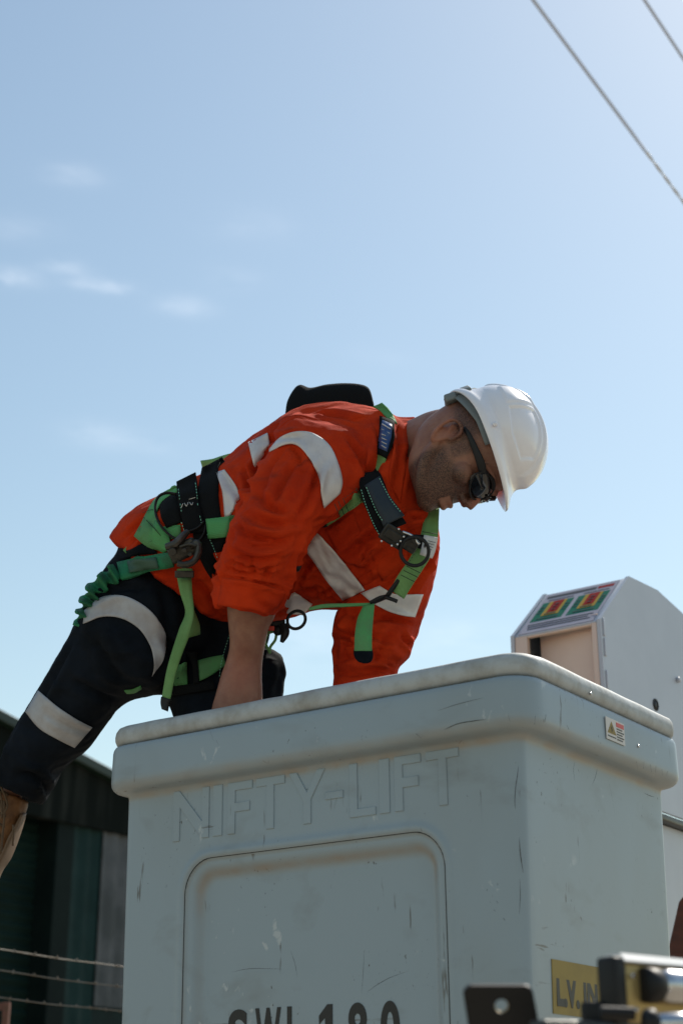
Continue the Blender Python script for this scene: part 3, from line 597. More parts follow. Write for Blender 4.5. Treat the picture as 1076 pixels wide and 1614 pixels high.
add('green_cladding', *corr(xj, xt, 0, zl0+.2, .19, .012, 0), shedm('teal_green_cladding', (.014, .038, .038), (.010, .029, .029)), shed)
zend = s_xz(170, 1588)[1]
add('pale_cladding', *corr(xt, xw, zend, zl0+.2, .19, .014, .02), shedm('pale_grey_cladding', (.105, .115, .125), (.07, .08, .085)), shed)
add('plinth', *boxf(S0, ER, EZ, SN, xt, xw, 0, zend, -.1, -.01, 0), shedm('dark_base', (.012, .03, .03), (.010, .02, .02)), shed, smooth=False)
# gable band above the door, its top edge falling to the right
ptop = [s_xz(px, py) for px, py in ((0, 1150), (203, 1256))]; sl = (ptop[1][1]-ptop[0][1])/(ptop[1][0]-ptop[0][0])
xa = -8; xb = min(xw, (zl0+.15-ptop[0][1])/sl if sl < 0 else xw)
poly = [(xa, zl0+.002), (xb, zl0+.002), (xb, ptop[0][1]+sl*xb), (xa, ptop[0][1]+sl*xa)]
def gable_nodes(m, nt, b, t, L):
    mp = nt.nodes.new('ShaderNodeMapping'); mp.inputs['Scale'].default_value = (3, 3, .4); L.new(t.outputs['Object'], mp.inputs[0])
    n = nt.nodes.new('ShaderNodeTexNoise'); n.inputs['Scale'].default_value = 2; n.inputs['Detail'].default_value = 6; L.new(mp.outputs[0], n.inputs['Vector'])
    r = nt.nodes.new('ShaderNodeMapRange'); r.inputs[1].default_value = .5; r.inputs[2].default_value = .75; L.new(n.outputs[0], r.inputs[0]); mixin(nt, L, b, r.outputs[0], (.030, .034, .031))
add('gable', *prism(poly, S0-SN*.05, ER, EZ, SN, .12), mat('weathered_dark_boards', (.007, .010, .009), .95, spec=.08, nodes=gable_nodes), shed, smooth=False)
q0 = S0+ER*xa+EZ*(ptop[0][1]+sl*xa); q1 = S0+ER*xb+EZ*(ptop[0][1]+sl*xb)
ax2 = nrm(q1-q0); az2 = np.cross(ax2, SN); az2 = az2*np.sign(az2[2])
add('barge_board', *boxf(q0, ax2, az2, SN, 0, np.linalg.norm(q1-q0), .002, .10, -.5, .16, .01), mat('green_trim', (.006, .022, .015), .5), shed, smooth=False)
add('side_wall', *boxf(S0, ER, EZ, SN, xa, xw, 0, zl0+.4, -6, -.35, 0), M_blackp, shed, smooth=False)
# ---- barbed wires
FY = 6.0; rr = ray(0, 1496); FO = EYE+rr*(FY/rr[1]); M_wire = mat('rusty_galvanised_wire', (.17, .16, .14), .6, metal=.2, col2=(.13, .10, .07), cscale=20)
fence = thing('barbed_wire_fence', 'three sagging strands of barbed wire in front of the dark shed', 'fence', (FO[0], FO[1], 0))
FN = np.array([ER[1], -ER[0], 0])
def wpt(px, py): return hitp(px, py, FO, FN)
for a, b in (((0, 1496), (190, 1523)), ((0, 1529), (190, 1555)), ((0, 1572), (150, 1589))):
    p, q = wpt(*a), wpt(*b); d = q-p; pts = [p-d*2, p-d*.5, p, (p+q)/2-EZ*.004, q, q+d*1, q+d*4]
    prt = [tube3(pts, .0023, 6, 60)]
    for k in range(34):
        c = p-d*1.6+d*(.17*k+.02*random.random()); e = nrm(np.array([random.uniform(-1, 1), random.uniform(-1, 1), random.uniform(-1, 1)])); prt.append(tube_raw([c-e*.008, c+e*.008], [.0016, .0016], 5)); prt.append(torus(c, ER, EZ, .004, .002, 8, 5))
    add('barbed_strand', *merge(prt), M_wire, fence)
for k in (-1.0, 3.9):
    c = FO+ER*k*1.1+EZ*0; add('fence_post', *cyl([c[0], c[1], 0], [c[0], c[1], FO[2]+.05], .03, 14, .004), M_wire, fence)
# small rusty frame in the corner, bottom left
rf = P(-14, 1600, 9.0); fr_ = thing('rusty_frame', 'small rusty red steel frame at the bottom left corner by the roller door', 'steel frame', (rf[0], rf[1], 0))
c1 = P(10, 1583, 9.0)
add('post', *boxf([c1[0], 9, 0], RTC, [0, 1, 0], EZ, -.018, .018, 0, .04, 0, c1[2]+.012, .003), mat('rusty_red_steel', (.16, .06, .045), .8, col2=(.10, .05, .03), cscale=30), fr_, smooth=False)
add('top_rail', *boxf([c1[0], 9, 0], RTC, [0, 1, 0], EZ, -.9, -.019, .002, .038, c1[2]-.028, c1[2]+.008, .003), bpy.data.materials['rusty_red_steel'], fr_, smooth=False)
add('post', *boxf([c1[0]-.92, 9, 0], RTC, [0, 1, 0], EZ, -.018, .018, 0, .04, 0, c1[2]+.012, .003), bpy.data.materials['rusty_red_steel'], fr_, smooth=False)
# ---- overhead lines
M_cable = mat('grey_aerial_cable', (.60, .70, .92), .8, spec=.1); M_cable2 = mat('pale_cable_wrap', (.55, .56, .56), .5)
def zpt(px, py, z): v = ray(px, py); return EYE+v*((z-1.6)/v[2])
for k, (a, b, r) in enumerate((((840, 0), (1076, 318), .0125), ((1015, 0), (1076, 92), .0105))):
    p, q = zpt(*a, 8.0), zpt(*b, 8.0); d = nrm(q-p); L_ = 30.0
    cb = thing('overhead_cable', ['longer overhead cable crossing the upper right sky, pale wrapped towards its lower end', 'shorter overhead cable cutting the top right corner of the sky'][k], 'cable', p, 'overhead cables in the upper right')
    j = zpt(1021, 240, 8.0) if k == 0 else q+d*L_
    def sg(t): return p+d*t+EZ*(.0012*t*(t-6)*.12)
    tj = np.dot(j-p, d)
    add('cable_run', *tube3([sg(t) for t in np.linspace(-14, tj-.02, 24)], r, 20, 60), M_cable, cb)
    if k == 0:
        pts = [sg(t) for t in np.linspace(tj+.02, tj+20, 400)]
        prt = []
        for ph0 in (0, math.pi):
            hp = [pt+(np.cross(d, EZ)*math.cos(i*.9+ph0)+EZ*math.sin(i*.9+ph0))*.0045 for i, pt in enumerate(pts)]; prt.append(tube3(hp, .0065, 8, 800))
        add('twisted_end', *merge(prt), M_cable2, cb); add('splice', *cyl(sg(tj-.04), sg(tj+.03), .011, 10), M_cable2, cb)
# ---- things close to the lens, bottom right
M_gold = mat('gold_anodised', (.42, .30, .12), .35, metal=.5, col2=(.36, .26, .11), cscale=10); M_wht = mat('white_trim', (.75, .75, .75), .5)
KY = 1.55
plate = thing('steel_bracket', 'rounded black steel plate with a round bolt hole, bottom edge left of the gold beam', 'bracket', P(790, 1700, KY))
def kp(px, py, y=KY): return P(px, py, y)
o0 = kp(790, 1600); kx = RTC; kz = nrm(UPC); ky = nrm(np.cross(kx, kz)); ky = ky*np.sign(ky[1]); s1 = np.linalg.norm(kp(791, 1600)-kp(790, 1600))
bm = bmesh.new(); outl = []
def rc(cx, cy, r, a0, a1, n=6): return [(cx+r*math.cos(a0+(a1-a0)*i/n), cy+r*math.sin(a0+(a1-a0)*i/n)) for i in range(n+1)]
outl = rc(-46, 32, 14, math.pi, math.pi/2)+rc(36, 32, 14, math.pi/2, .15)+[(68, -60), (85, -260), (-20, -260), (-46, -60)]
ho = [(0+11*math.cos(a), 14+11*math.sin(a)) for a in np.linspace(0, 2*math.pi, 20, endpoint=False)]
def holed(outer, inner, o, ax, ay, az, d):
    """flat ring plate with a hole"""
    bm = bmesh.new(); vo = [bm.verts.new((x, y, 0)) for x, y in outer]; vi = [bm.verts.new((x, y, 0)) for x, y in inner]
    eo = [bm.edges.new((vo[i], vo[(i+1) % len(vo)])) for i in range(len(vo))]+[bm.edges.new((vi[i], vi[(i+1) % len(vi)])) for i in range(len(vi))]
    bmesh.ops.triangle_fill(bm, edges=eo, use_beauty=True); r = bmesh.ops.extrude_face_region(bm, geom=list(bm.faces))
    bmesh.ops.translate(bm, verts=[g for g in r['geom'] if isinstance(g, bmesh.types.BMVert)], vec=(0, 0, d)); bmesh.ops.recalc_face_normals(bm, faces=bm.faces)
    bm.verts.index_update(); L = np.array([v.co[:] for v in bm.verts]); Fq = [[v.index for v in f.verts] for f in bm.faces]; bm.free()
    return np.array(o)+L@np.array([ax, ay, az], float), Fq
add('plate', *holed([(a*s1, b*s1) for a, b in outl], [(a*s1, b*s1) for a, b in ho], o0, kx, kz, ky, .006), M_blackp, plate, smooth=False)
add('bushing', *torus(o0+kz*14*s1+ky*.003, ky, kx, 11.5*s1, 1.6*s1), M_gold, plate)
# gold beam: runs along ER-like direction to the right and away
KE = nrm([.80, .60, 0]); KS = nrm([-.60, .80, 0]); B0 = kp(985, 1507)
beam = thing('gold_beam', 'gold beam with white top and black end cap, near the lens at bottom right', 'beam', B0-EZ*.3)
hB = np.linalg.norm(kp(985, 1507)-kp(985, 1612))*1.0
add('beam_body', *boxf(B0, KE, KS, EZ, .001, .9, .002, .020, -hB, -.006, .002), M_gold, beam, smooth='auto')
add('top_trim', *prism([(-.0025, -.0052), (.024, -.0052), (.024, .003), (.0035, .003), (-.0025, -.0040)], B0-KE*.004, KS, EZ, KE, .9), M_wht, beam, smooth=False)
add('end_cap', *boxf(B0, KE, KS, EZ, -.018, 0.0, -.001, .023, -hB-.001, .0055-.006, .004), M_blackp, beam, smooth='auto')
cc = kp(1012, 1552, 1.56); 
V, Fc = merge([cyl(cc, cc+KE*.02, .0165, 28, .002)]); add('rubber_collar', V, Fc, M_blackp, beam)
V, Fc = merge([tube_raw([cc+KE*.0205, cc+KE*.03, cc+KE*.5], [.0125, .0165, .0165], 32)]); add('chrome_tube', V, Fc, M_silver, beam)
scr = [cyl(B0+KE*t-KS*.001+EZ*z, B0+KE*t-KS*.003+EZ*z, .0022, 12) for t, z in ((.006, -.018), (.008, -hB+.012))]; add_each('screw', scr, M_silver, beam)
rail = thing('roof_rail', 'dark grey rail with lit upper edge crossing the bottom right corner near the lens', 'rail', kp(960, 1620))
r0 = kp(845, 1606, 1.5); r1 = kp(1090, 1612, 1.62); ra = nrm(r1-r0)
add('rail_bar', *boxf(r0, ra, nrm(np.cross(EZ, ra)), EZ, -.0, .4, -.01, .012, -.03, -.001, .003), M_steel, rail, smooth='auto')
add_each('rail_clamp', [boxf(kp(918, 1578), RTC, [0, 1, 0], EZ, 0, .020, 0, .02, -.022, 0, .002), cyl(kp(945, 1596, 1.5), kp(1000, 1598, 1.5), .006, 16, .001)], M_blackp, rail, smooth='auto')
V, Fc = merge([cyl(kp(1012, 1612, 1.5), kp(1036, 1612, 1.5), .0125, 20, .003)]); add('rail_knob', V, Fc, M_blackp, rail)
V, Fc = merge([cyl(kp(1037, 1614, 1.5), kp(1090, 1612, 1.5), .0095, 20, .001)]); add('rail_tube', V, Fc, M_silver, rail)
# ------------------------------------------------------------------ the worker
person = thing('person', 'worker in orange hi-vis shirt, navy trousers and white hard hat leaning into the bucket', 'person', P(250, 1100, 3.15))
torso = sil([(175, 850, 352, 985, 3.12, .14), (205, 815, 372, 982, 3.12, .16), (250, 791, 400, 976, 3.10, .165), (306, 765, 430, 974, 3.08, .17), (354, 737, 458, 968, 3.06, .172), (400, 694, 492, 958, 3.04, .175),
             (450, 662, 545, 950, 3.01, .175), (506, 645, 605, 943, 2.98, .175), (560, 644, 655, 925, 2.95, .165), (600, 652, 676, 880, 2.93, .14), (625, 666, 668, 830, 2.91, .11), (640, 680, 655, 800, 2.90, .07)], 36)
rsl = sil([(470, 650, 592, 668, 2.90, .06), (446, 662, 600, 700, 2.86, .095), (424, 712, 586, 745, 2.84, .105), (401, 757, 552, 786, 2.82, .105), (379, 806, 505, 826, 2.81, .098), (364, 852, 472, 865, 2.81, .088),
           (349, 902, 455, 908, 2.84, .078), (345, 925, 448, 938, 2.86, .076), (340, 957, 432, 974, 2.875, .073), (348, 950, 426, 966, 2.875, .062), (354, 920, 432, 935, 2.86, .055)], 30)
lsl = sil([(585, 770, 672, 790, 2.93, .07), (592, 815, 692, 838, 2.94, .095), (588, 862, 692, 872, 2.96, .105), (575, 905, 683, 915, 2.98, .10), (550, 945, 667, 962, 3.0, .095), (530, 975, 656, 985, 3.0, .092),
           (531, 1005, 651, 1012, 3.0, .09), (527, 1030, 636, 1038, 3.0, .085), (526, 1052, 622, 1054, 3.0, .08), (524, 1085, 623, 1078, 3.0, .08), (522, 1140, 612, 1132, 3.0, .07), (530, 1135, 604, 1130, 3.0, .06), (532, 1110, 604, 1105, 3.0, .05)], 30)
collar = sil([(600, 660, 640, 815, 2.92, .10), (622, 664, 640, 812, 2.915, .095), (642, 661, 636, 806, 2.91, .082), (656, 660, 632, 795, 2.905, .072), (652, 668, 632, 788, 2.905, .062), (630, 680, 630, 780, 2.91, .05)], 30)
collar2 = sil([(628, 800, 655, 850, 2.84, .03), (650, 798, 668, 842, 2.83, .03), (672, 800, 676, 822, 2.83, .02)], 16)
SV, SF, SN_ = remesh([torso, rsl, lsl, collar, collar2], .0048, 9, .5)
def project(V):
    d = V-EYE; x = d@RTC; u = d@UPC; f = d@FWC; return 538+F*x/f, 807-F*u/f
def fold(V, N, creases, tree):
    """press creases into cloth: each is a list of sight points plus width (m), depth (m)"""
    D = np.zeros(len(V))
    for pts, w, a in creases:
        Q = [cast(tree, *p) for p in catmull(np.array(pts, float), max(4, len(pts)*6))]; Q = np.array([q for q in Q if q is not None])
        if len(Q) < 2: continue
        lo, hi = Q.min(0)-.06, Q.max(0)+.06; idx = np.where(np.all((V > lo) & (V < hi), axis=1))[0]
        if not len(idx): continue
        X = V[idx]; best = np.full(len(idx), 9.0); tt = np.zeros(len(idx))
        for i in range(len(Q)-1):
            a0, b0 = Q[i], Q[i+1]; ab = b0-a0; t = np.clip(((X-a0)@ab)/(ab@ab+1e-12), 0, 1); dd = np.linalg.norm(X-(a0+t[:, None]*ab), axis=1)
            m = dd < best; best[m] = dd[m]; tt[m] = ((i+t)/(len(Q)-1))[m]
        env = np.clip(np.minimum(tt, 1-tt)*5, .15, 1)
        g = np.exp(-best/(w*.75))-.65*np.exp(-((best-w*1.5)/(w*.85))**2)
        D[idx] -= 1.9*a*env*g
    return D
def nfield(V, sx, sc, seed=0, p=1.0):
    M = np.array(sx, float)
    return np.array([noise.noise(Vector((M@v)*sc+seed)) for v in V])
def ridged(V, axes, sc, seed=0):
    return 1-2*np.abs(nfield(V, axes, sc, seed))
# cloth: folds run across the sleeve, along the flank, and as fine crumple
x, y = project(SV)
def along(d, k=.28):     # stretch noise so that ridges run along direction d (image-plane vector)
    d3 = nrm(RTC*d[0]-UPC*d[1]); a = nrm(np.cross(d3, FWC)); return np.array([d3*k, a, FWC*.8])
wr = np.exp(-((x-415)/75)**2-((y-860)/75)**2)             # bunched above the right cuff
wl_ = np.exp(-((x-590)/85)**2-((y-1000)/70)**2)           # left sleeve elbow
D = .0060*(nfield(SV, along((.55, -.8)), 22, 3))
D += wr*(.0095*ridged(SV, along((1, .30)), 30, 1)+.003*nfield(SV, along((1, .2)), 60, 9))
D += wl_*(.0105*ridged(SV, along((1, .35)), 20, 5)+.003*nfield(SV, along((1, -.2)), 40, 9))
wc = np.exp(-((x-560)/90)**2-((y-880)/60)**2); D += wc*.0085*ridged(SV, along((.8, -.7)), 20, 8)
wq = np.exp(-((x-330)/90)**2-((y-850)/90)**2); D += wq*.006*ridged(SV, along((.3, 1)), 22, 12)
D += .0012*nfield(SV, np.eye(3), 60, 2)
D += .0055*ridged(SV, along((.45, -.9), .3), 15, 31)*np.clip(nfield(SV, np.eye(3), 5, 40)*2+.5, 0, 1)
tree0 = bvh(SV, SF)
CR = [([(598, 690), (593, 735), (565, 772), (520, 810), (494, 835)], .012, .012), ([(494, 835), (470, 862), (456, 905), (440, 965)], .011, .012),
      ([(425, 705), (402, 755), (378, 812)], .012, .010), ([(452, 700), (425, 740), (412, 790)], .010, .004), ([(345, 738), (372, 775), (392, 800)], .010, .005),
      ([(349, 906), (400, 914), (452, 930)], .0045, .0045), ([(360, 865), (400, 880), (445, 872)], .009, .006), ([(352, 893), (385, 902), (420, 898)], .007, .004), ([(372, 838), (420, 852), (470, 838)], .009, .005),
      ([(370, 880), (372, 902)], .006, .005), ([(398, 882), (402, 905)], .006, .006), ([(420, 885), (416, 910)], .006, .005), ([(385, 812), (430, 830), (480, 820)], .010, .004),
      ([(560, 700), (575, 740), (560, 770)], .012, .004), ([(600, 668), (612, 700), (606, 740)], .008, .005), ([(625, 668), (628, 720), (615, 780)], .007, .007), ([(645, 700), (632, 740), (622, 790)], .008, .006), ([(600, 830), (570, 855), (530, 885)], .010, .007),
      ([(640, 830), (600, 870), (560, 910)], .010, .006), ([(505, 900), (540, 915), (575, 945)], .008, .004), ([(460, 935), (500, 925), (540, 940)], .008, .005), ([(470, 905), (490, 880)], .008, .006),
      ([(535, 975), (580, 965), (640, 985)], .010, .006), ([(533, 1005), (570, 1000), (610, 1012)], .010, .006), ([(540, 1040), (580, 1030), (630, 1045)], .009, .008), ([(530, 1060), (570, 1062), (615, 1052)], .009, .005),
      ([(560, 960), (555, 1000), (545, 1040)], .010, .006), ([(620, 990), (600, 1020), (590, 1050)], .009, .005), ([(685, 870), (660, 900), (640, 935)], .010, .006), ([(690, 850), (672, 880), (668, 905)], .008, .005), ([(660, 835), (645, 870), (650, 900)], .008, .005),
      ([(300, 905), (330, 930), (350, 975)], .009, .005), ([(190, 850), (225, 820), (250, 800)], .009, .005), ([(205, 860), (235, 835)], .008, .004), ([(400, 940), (430, 965)], .008, .004), ([(325, 870), (345, 890), (352, 925)], .008, .005),
      ([(470, 720), (445, 765), (428, 805)], .009, .006), ([(502, 735), (486, 785), (462, 822)], .009, .006), ([(455, 700), (470, 715), (475, 740)], .008, .005), ([(400, 770), (425, 800), (460, 812)], .009, .006), ([(520, 720), (500, 745), (492, 775)], .008, .004),
      ([(385, 850), (410, 862), (455, 850)], .006, .006), ([(360, 880), (395, 893), (440, 886)], .005, .006), ([(375, 822), (400, 845), (440, 848)], .007, .006), ([(390, 905), (405, 912)], .005, .004),
      ([(545, 690), (565, 720), (570, 755)], .009, .005), ([(480, 655), (530, 655), (575, 668)], .010, .004), ([(590, 668), (600, 700), (596, 735)], .007, .006), ([(660, 830), (630, 850), (600, 890)], .007, .006), ([(620, 800), (640, 815), (668, 812)], .006, .006),
      ([(470, 920), (510, 935), (545, 948)], .006, .006), ([(500, 880), (480, 900), (465, 930)], .006, .005), ([(540, 905), (520, 925), (495, 940)], .006, .005), ([(650, 985), (610, 975), (565, 985)], .007, .006), ([(540, 1020), (580, 1018), (620, 1030)], .006, .006), ([(625, 1000), (640, 1015), (645, 1020)], .006, .006),
      ([(536, 990), (556, 1010), (560, 1040)], .007, .005), ([(560, 1048), (590, 1040), (618, 1052)], .006, .006), ([(210, 870), (240, 850), (270, 850)], .008, .004), ([(270, 800), (300, 790), (330, 790)], .008, .005), ([(385, 735), (395, 765), (398, 790)], .008, .006), ([(410, 700), (450, 690), (480, 690)], .009, .004),
      ([(500, 838), (510, 870), (530, 905)], .004, .003), ([(590, 905), (575, 880), (580, 860), (600, 850)], .004, .004), ([(640, 890), (615, 915), (600, 925)], .006, .004)]
D += fold(SV, SN_, CR, tree0)
SV = SV+SN_*D[:, None]; SN2 = vnormals(SV, SF)
shirt = add('shirt', SV, SF, M_orange, person)
sTree = bvh(SV, SF)
# trousers
pelvis = sil([(228, 818, 350, 950, 3.13, .10), (190, 862, 345, 990, 3.13, .13), (188, 890, 330, 1035, 3.12, .13), (180, 900, 300, 1050, 3.11, .12)], 30)
near = sil([(215, 850, 350, 990, 3.13, .11), (182, 882, 322, 1015, 3.11, .12), (150, 930, 290, 1062, 3.11, .115), (132, 966, 262, 1085, 3.11, .11), (113, 1002, 232, 1092, 3.13, .105), (88, 1044, 190, 1108, 3.15, .095), (62, 1088, 160, 1150, 3.18, .085), (38, 1132, 138, 1180, 3.21, .08),
            (10, 1185, 96, 1212, 3.24, .082), (-8, 1212, 84, 1240, 3.26, .08), (-18, 1232, 66, 1270, 3.27, .078), (-8, 1228, 56, 1258, 3.27, .06), (-2, 1215, 60, 1240, 3.26, .05)], 30)
far = sil([(255, 905, 425, 925, 3.18, .11), (262, 960, 432, 975, 3.2, .12), (262, 1010, 418, 1012, 3.2, .12), (250, 1055, 416, 1052, 3.19, .115), (262, 1085, 440, 1085, 3.18, .11), (272, 1125, 438, 1120, 3.17, .105), (280, 1250, 430, 1250, 3.2, .09), (300, 1400, 420, 1400, 3.25, .08), (300, 1500, 420, 1500, 3.27, .08)], 30)
pocket = sil([(402, 1026, 436, 1024, 3.10, .02), (398, 1038, 443, 1036, 3.09, .045), (396, 1056, 450, 1056, 3.09, .055), (396, 1074, 443, 1072, 3.09, .05), (396, 1098, 441, 1098, 3.09, .05), (400, 1120, 436, 1120, 3.10, .045)], 18)
TV, TF, TN = remesh([pelvis, near, far, pocket], .0062, 7, .5)
x, y = project(TV); D = .0045*nfield(TV, along((-.6, .8)), 20, 3)+.006*ridged(TV, along((.85, .4), .35), 12, 77)*np.clip(nfield(TV, np.eye(3), 4, 60)*2+.5, 0, 1)+.0012*nfield(TV, np.eye(3), 55, 2)
D += np.exp(-((x-230)/60)**2-((y-1040)/60)**2)*.006*ridged(TV, along((.8, .5)), 26, 1)
D += np.exp(-((x-430)/40)**2-((y-1070)/60)**2)*.008*ridged(TV, along((.5, -.8)), 34, 4)
D += np.exp(-((x-60)/60)**2-((y-1200)/50)**2)*.006*ridged(TV, along((.9, .3)), 22, 7)
t0 = bvh(TV, TF)
CR = [([(120, 1005), (90, 1060), (60, 1110)], .012, .004), ([(200, 1080), (170, 1040), (150, 1000)], .014, .004), ([(190, 1110), (150, 1090), (110, 1070)], .012, .005), ([(65, 1120), (100, 1140), (150, 1160)], .008, .004),
      ([(258, 1000), (275, 1040), (260, 1080)], .012, .010), ([(250, 925), (262, 960), (265, 1000)], .012, .004), ([(80, 1250), (60, 1225), (30, 1215)], .010, .006), ([(140, 955), (190, 930), (240, 930)], .010, .004)]
D += fold(TV, TN, CR, t0); TV = TV+TN*D[:, None]
trousers = add('trousers', TV, TF, M_navy, person)
tTree = bvh(TV, TF)
AV, AF = merge([(SV, SF), (TV, TF)]); aTree = bvh(AV, AF)
# ---- reflective tapes
def tape(ea, eb, tree, par, m_=M_tape, nm='reflective_tape', off=.0060, nv=10, label=None, under=True, **k): return add(nm, *patch(tree, ea, eb, off, .0018, nv=nv, under=under, **k), m_, par, label=label)
tape([(424, 708), (440, 690), (465, 680), (492, 682), (518, 700), (533, 730), (540, 760), (536, 778)], [(424, 712), (445, 702), (462, 700), (476, 708), (492, 728), (504, 758), (508, 785), (511, 801)], sTree, shirt, under=False, label='curved silver tape round the upper right sleeve')
tape([(391, 697), (397, 722), (406, 748)], [(421, 682), (424, 695), (426, 712)], sTree, shirt)
tape([(341, 744), (350, 775), (354, 816)], [(353, 740), (372, 768), (384, 802)], sTree, shirt)
tape([(379, 790), (374, 805), (371, 815)], [(352, 813), (360, 814), (366, 815)], sTree, shirt) if False else None
tape([(466, 851), (490, 880), (514, 915), (540, 947)], [(492, 832), (520, 862), (548, 896), (574, 930)], sTree, shirt)
tape([(433, 927), (433, 945), (432, 962)], [(449, 921), (452, 945), (450, 966)], sTree, shirt) if False else None
tape([(436, 964), (460, 968), (478, 970)], [(450, 921), (470, 938), (492, 953)], sTree, shirt)
tape([(541, 944), (560, 946), (575, 940)], [(572, 928), (576, 932), (590, 935)], sTree, shirt) if False else None
tape([(568, 935), (590, 952), (620, 966), (654, 973)], [(598, 923), (620, 936), (642, 937), (667, 937)], sTree, shirt, label='silver tape across the left sleeve')
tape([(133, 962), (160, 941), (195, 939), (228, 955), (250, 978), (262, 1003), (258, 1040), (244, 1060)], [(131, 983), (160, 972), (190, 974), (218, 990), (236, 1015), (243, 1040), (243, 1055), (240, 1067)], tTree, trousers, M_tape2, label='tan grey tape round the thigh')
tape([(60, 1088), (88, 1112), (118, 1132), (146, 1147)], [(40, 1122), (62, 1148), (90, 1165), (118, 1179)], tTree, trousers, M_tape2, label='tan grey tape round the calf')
# ---- pocket flaps, placket, buttons
add('pocket_flap', *patch(sTree, [(512, 836), (535, 820), (556, 806)], [(529, 868), (549, 856), (567, 838)], .0022, .003, nv=8, under=True), M_orange, shirt)
add('pocket_flap', *patch(sTree, [(583, 872), (602, 858), (622, 852)], [(601, 916), (622, 900), (640, 884)], .0022, .003, nv=8), M_orange, shirt)
add('cuff', *patch(sTree, [(350, 911), (375, 913), (405, 918), (430, 925), (450, 933)], [(342, 955), (362, 956), (387, 960), (412, 967), (433, 973)], .0030, .003, nv=10), M_orange, shirt)
add('collar_leaf', *patch(sTree, [(628, 668), (622, 695), (616, 730), (616, 762)], [(655, 664), (646, 700), (637, 745), (630, 792)], .0045, .004, nv=8), M_orange, shirt)
add('placket', *patch(sTree, [(640, 806), (612, 842), (575, 882), (546, 903)], [(654, 818), (624, 856), (586, 896), (556, 917)], .0018, .003, nv=6), M_orange, shirt)
for pl in ([(500, 838), (535, 822), (572, 845), (560, 868), (535, 905), (510, 880)],):
    pass
bt = cast(sTree, 533, 832); add('button', *torus(bt+np.array([0, -.003, 0]), bt-EYE, EZ, .0038, .0018, 20, 8), M_orange, shirt)
# ------------------------------------------------------------------ body (one skin surface; mostly under the clothes)
R_ear = P(702, 680, 2.70)                       # near ear
cosy, siny = math.cos(math.radians(24)), math.sin(math.radians(24))
fi = nrm(.28*RTC-.96*UPC); HF = nrm(fi*cosy-FWC*siny); HU = nrm(.96*RTC+.28*UPC); HR = np.cross(HF, HU)   # face, crown, his right
HO = R_ear-HR*.072-HF*(-.012)                    # head centre between the ears
def H(x, y, z): return HO+HR*x+HF*y+HU*z
hz = [-.085, -.078, -.066, -.05, -.036, -.02, 0, .02, .04, .06, .08, .10, .12, .135, .146, .150]
hf = [.070, .092, .100, .099, .099, .098, .098, .096, .092, .097, .098, .092, .076, .056, .028, .006]
hb = [.010, -.012, -.030, -.055, -.068, -.078, -.086, -.092, -.096, -.098, -.097, -.090, -.074, -.054, -.028, -.006]
hw = [.022, .036, .047, .056, .061, .065, .070, .073, .075, .0765, .076, .072, .060, .044, .024, .006]
C = []; A = []; B = []
for z, f, b_, w in zip(hz, hf, hb, hw): C.append(H(0, (f+b_)/2, z)); A.append(HR*w); B.append(HF*(f-b_)/2)
S_ = catmull(np.hstack([C, A, B]), 48); hd = loft(S_[:, :3], S_[:, 3:6], S_[:, 6:9], 32, True, .88)
def ell(c, a, b, c2, n=14):
    th = np.linspace(-math.pi/2*.97, math.pi/2*.97, 9); return loft([c+c2*math.sin(t) for t in th], [a*math.cos(t) for t in th], [b*math.cos(t) for t in th], n)
nose = [ell(H(0, .100, -.001), HR*.009, HF*.019, HU*.009), tube3([H(0, .092, .046), H(0, .103, .030), H(0, .113, .012), H(0, .117, .001)], [.007, .008, .0095, .011], 12, 14),
        ell(H(.012, .104, -.003), HR*.006, HF*.010, HU*.007), ell(H(-.012, .104, -.003), HR*.006, HF*.010, HU*.007)]
lips = [tube3([H(-.024, .088, -.0315), H(-.010, .1025, -.0285), H(0, .104, -.029), H(.010, .1025, -.0285), H(.024, .088, -.0315)], [.0025, .0052, .0055, .0052, .0025], 10, 20),
        tube3([H(-.022, .088, -.0400), H(-.009, .1020, -.0425), H(0, .1035, -.043), H(.009, .1020, -.0425), H(.022, .088, -.0400)], [.0025, .0058, .0065, .0058, .0025], 10, 20)]
brow = [tube3([H(s*.058, .070, .052), H(s*.040, .090, .058), H(s*.018, .097, .056), H(0, .094, .052)], [.006, .0085, .0095, .007], 10, 14) for s in (1, -1)]
cheek = [ell(H(s*.045, .068, .008), HR*.024, HF*.024, HU*.022) for s in (1, -1)]
chin = [ell(H(0, .086, -.070), HR*.024, HF*.019, HU*.015)]
jaw = [tube3([H(s*.060, .004, -.022), H(s*.054, .024, -.050), H(s*.034, .062, -.070), H(0, .086, -.075)], [.014, .014, .015, .014], 12, 20) for s in (1, -1)]
def ear(s):
    e = []
    e.append(tube3([H(s*.074, .010, .002), H(s*.084, .006, .024), H(s*.090, -.008, .029), H(s*.093, -.021, .020), H(s*.089, -.022, .002), H(s*.083, -.014, -.018), H(s*.076, -.003, -.028), H(s*.072, .004, -.020)], [.0035, .0042, .0045, .0046, .0044, .0046, .0056, .004], 10, 36))
    e.append(tube3([H(s*.074, .004, -.008), H(s*.078, -.008, .006), H(s*.082, -.016, .016), H(s*.080, -.010, .022)], [.003, .0035, .0035, .003], 8, 16))
    V, Fq = slab(np.array([[H(s*(.077+.006*max(0, (.6-j*.25))), .006-.028*i/4, -.020+.046*j/4) for j in range(5)] for i in range(5)]), .010); e.append((V, Fq))
    return e
neck = sil([(560, 690, 640, 840, 2.93, .07), (612, 676, 640, 805, 2.90, .066), (645, 665, 645, 800, 2.87, .063), (672, 653, 660, 780, 2.83, .062), (700, 648, 685, 760, 2.80, .06), (730, 655, 720, 750, 2.78, .05)], 28)
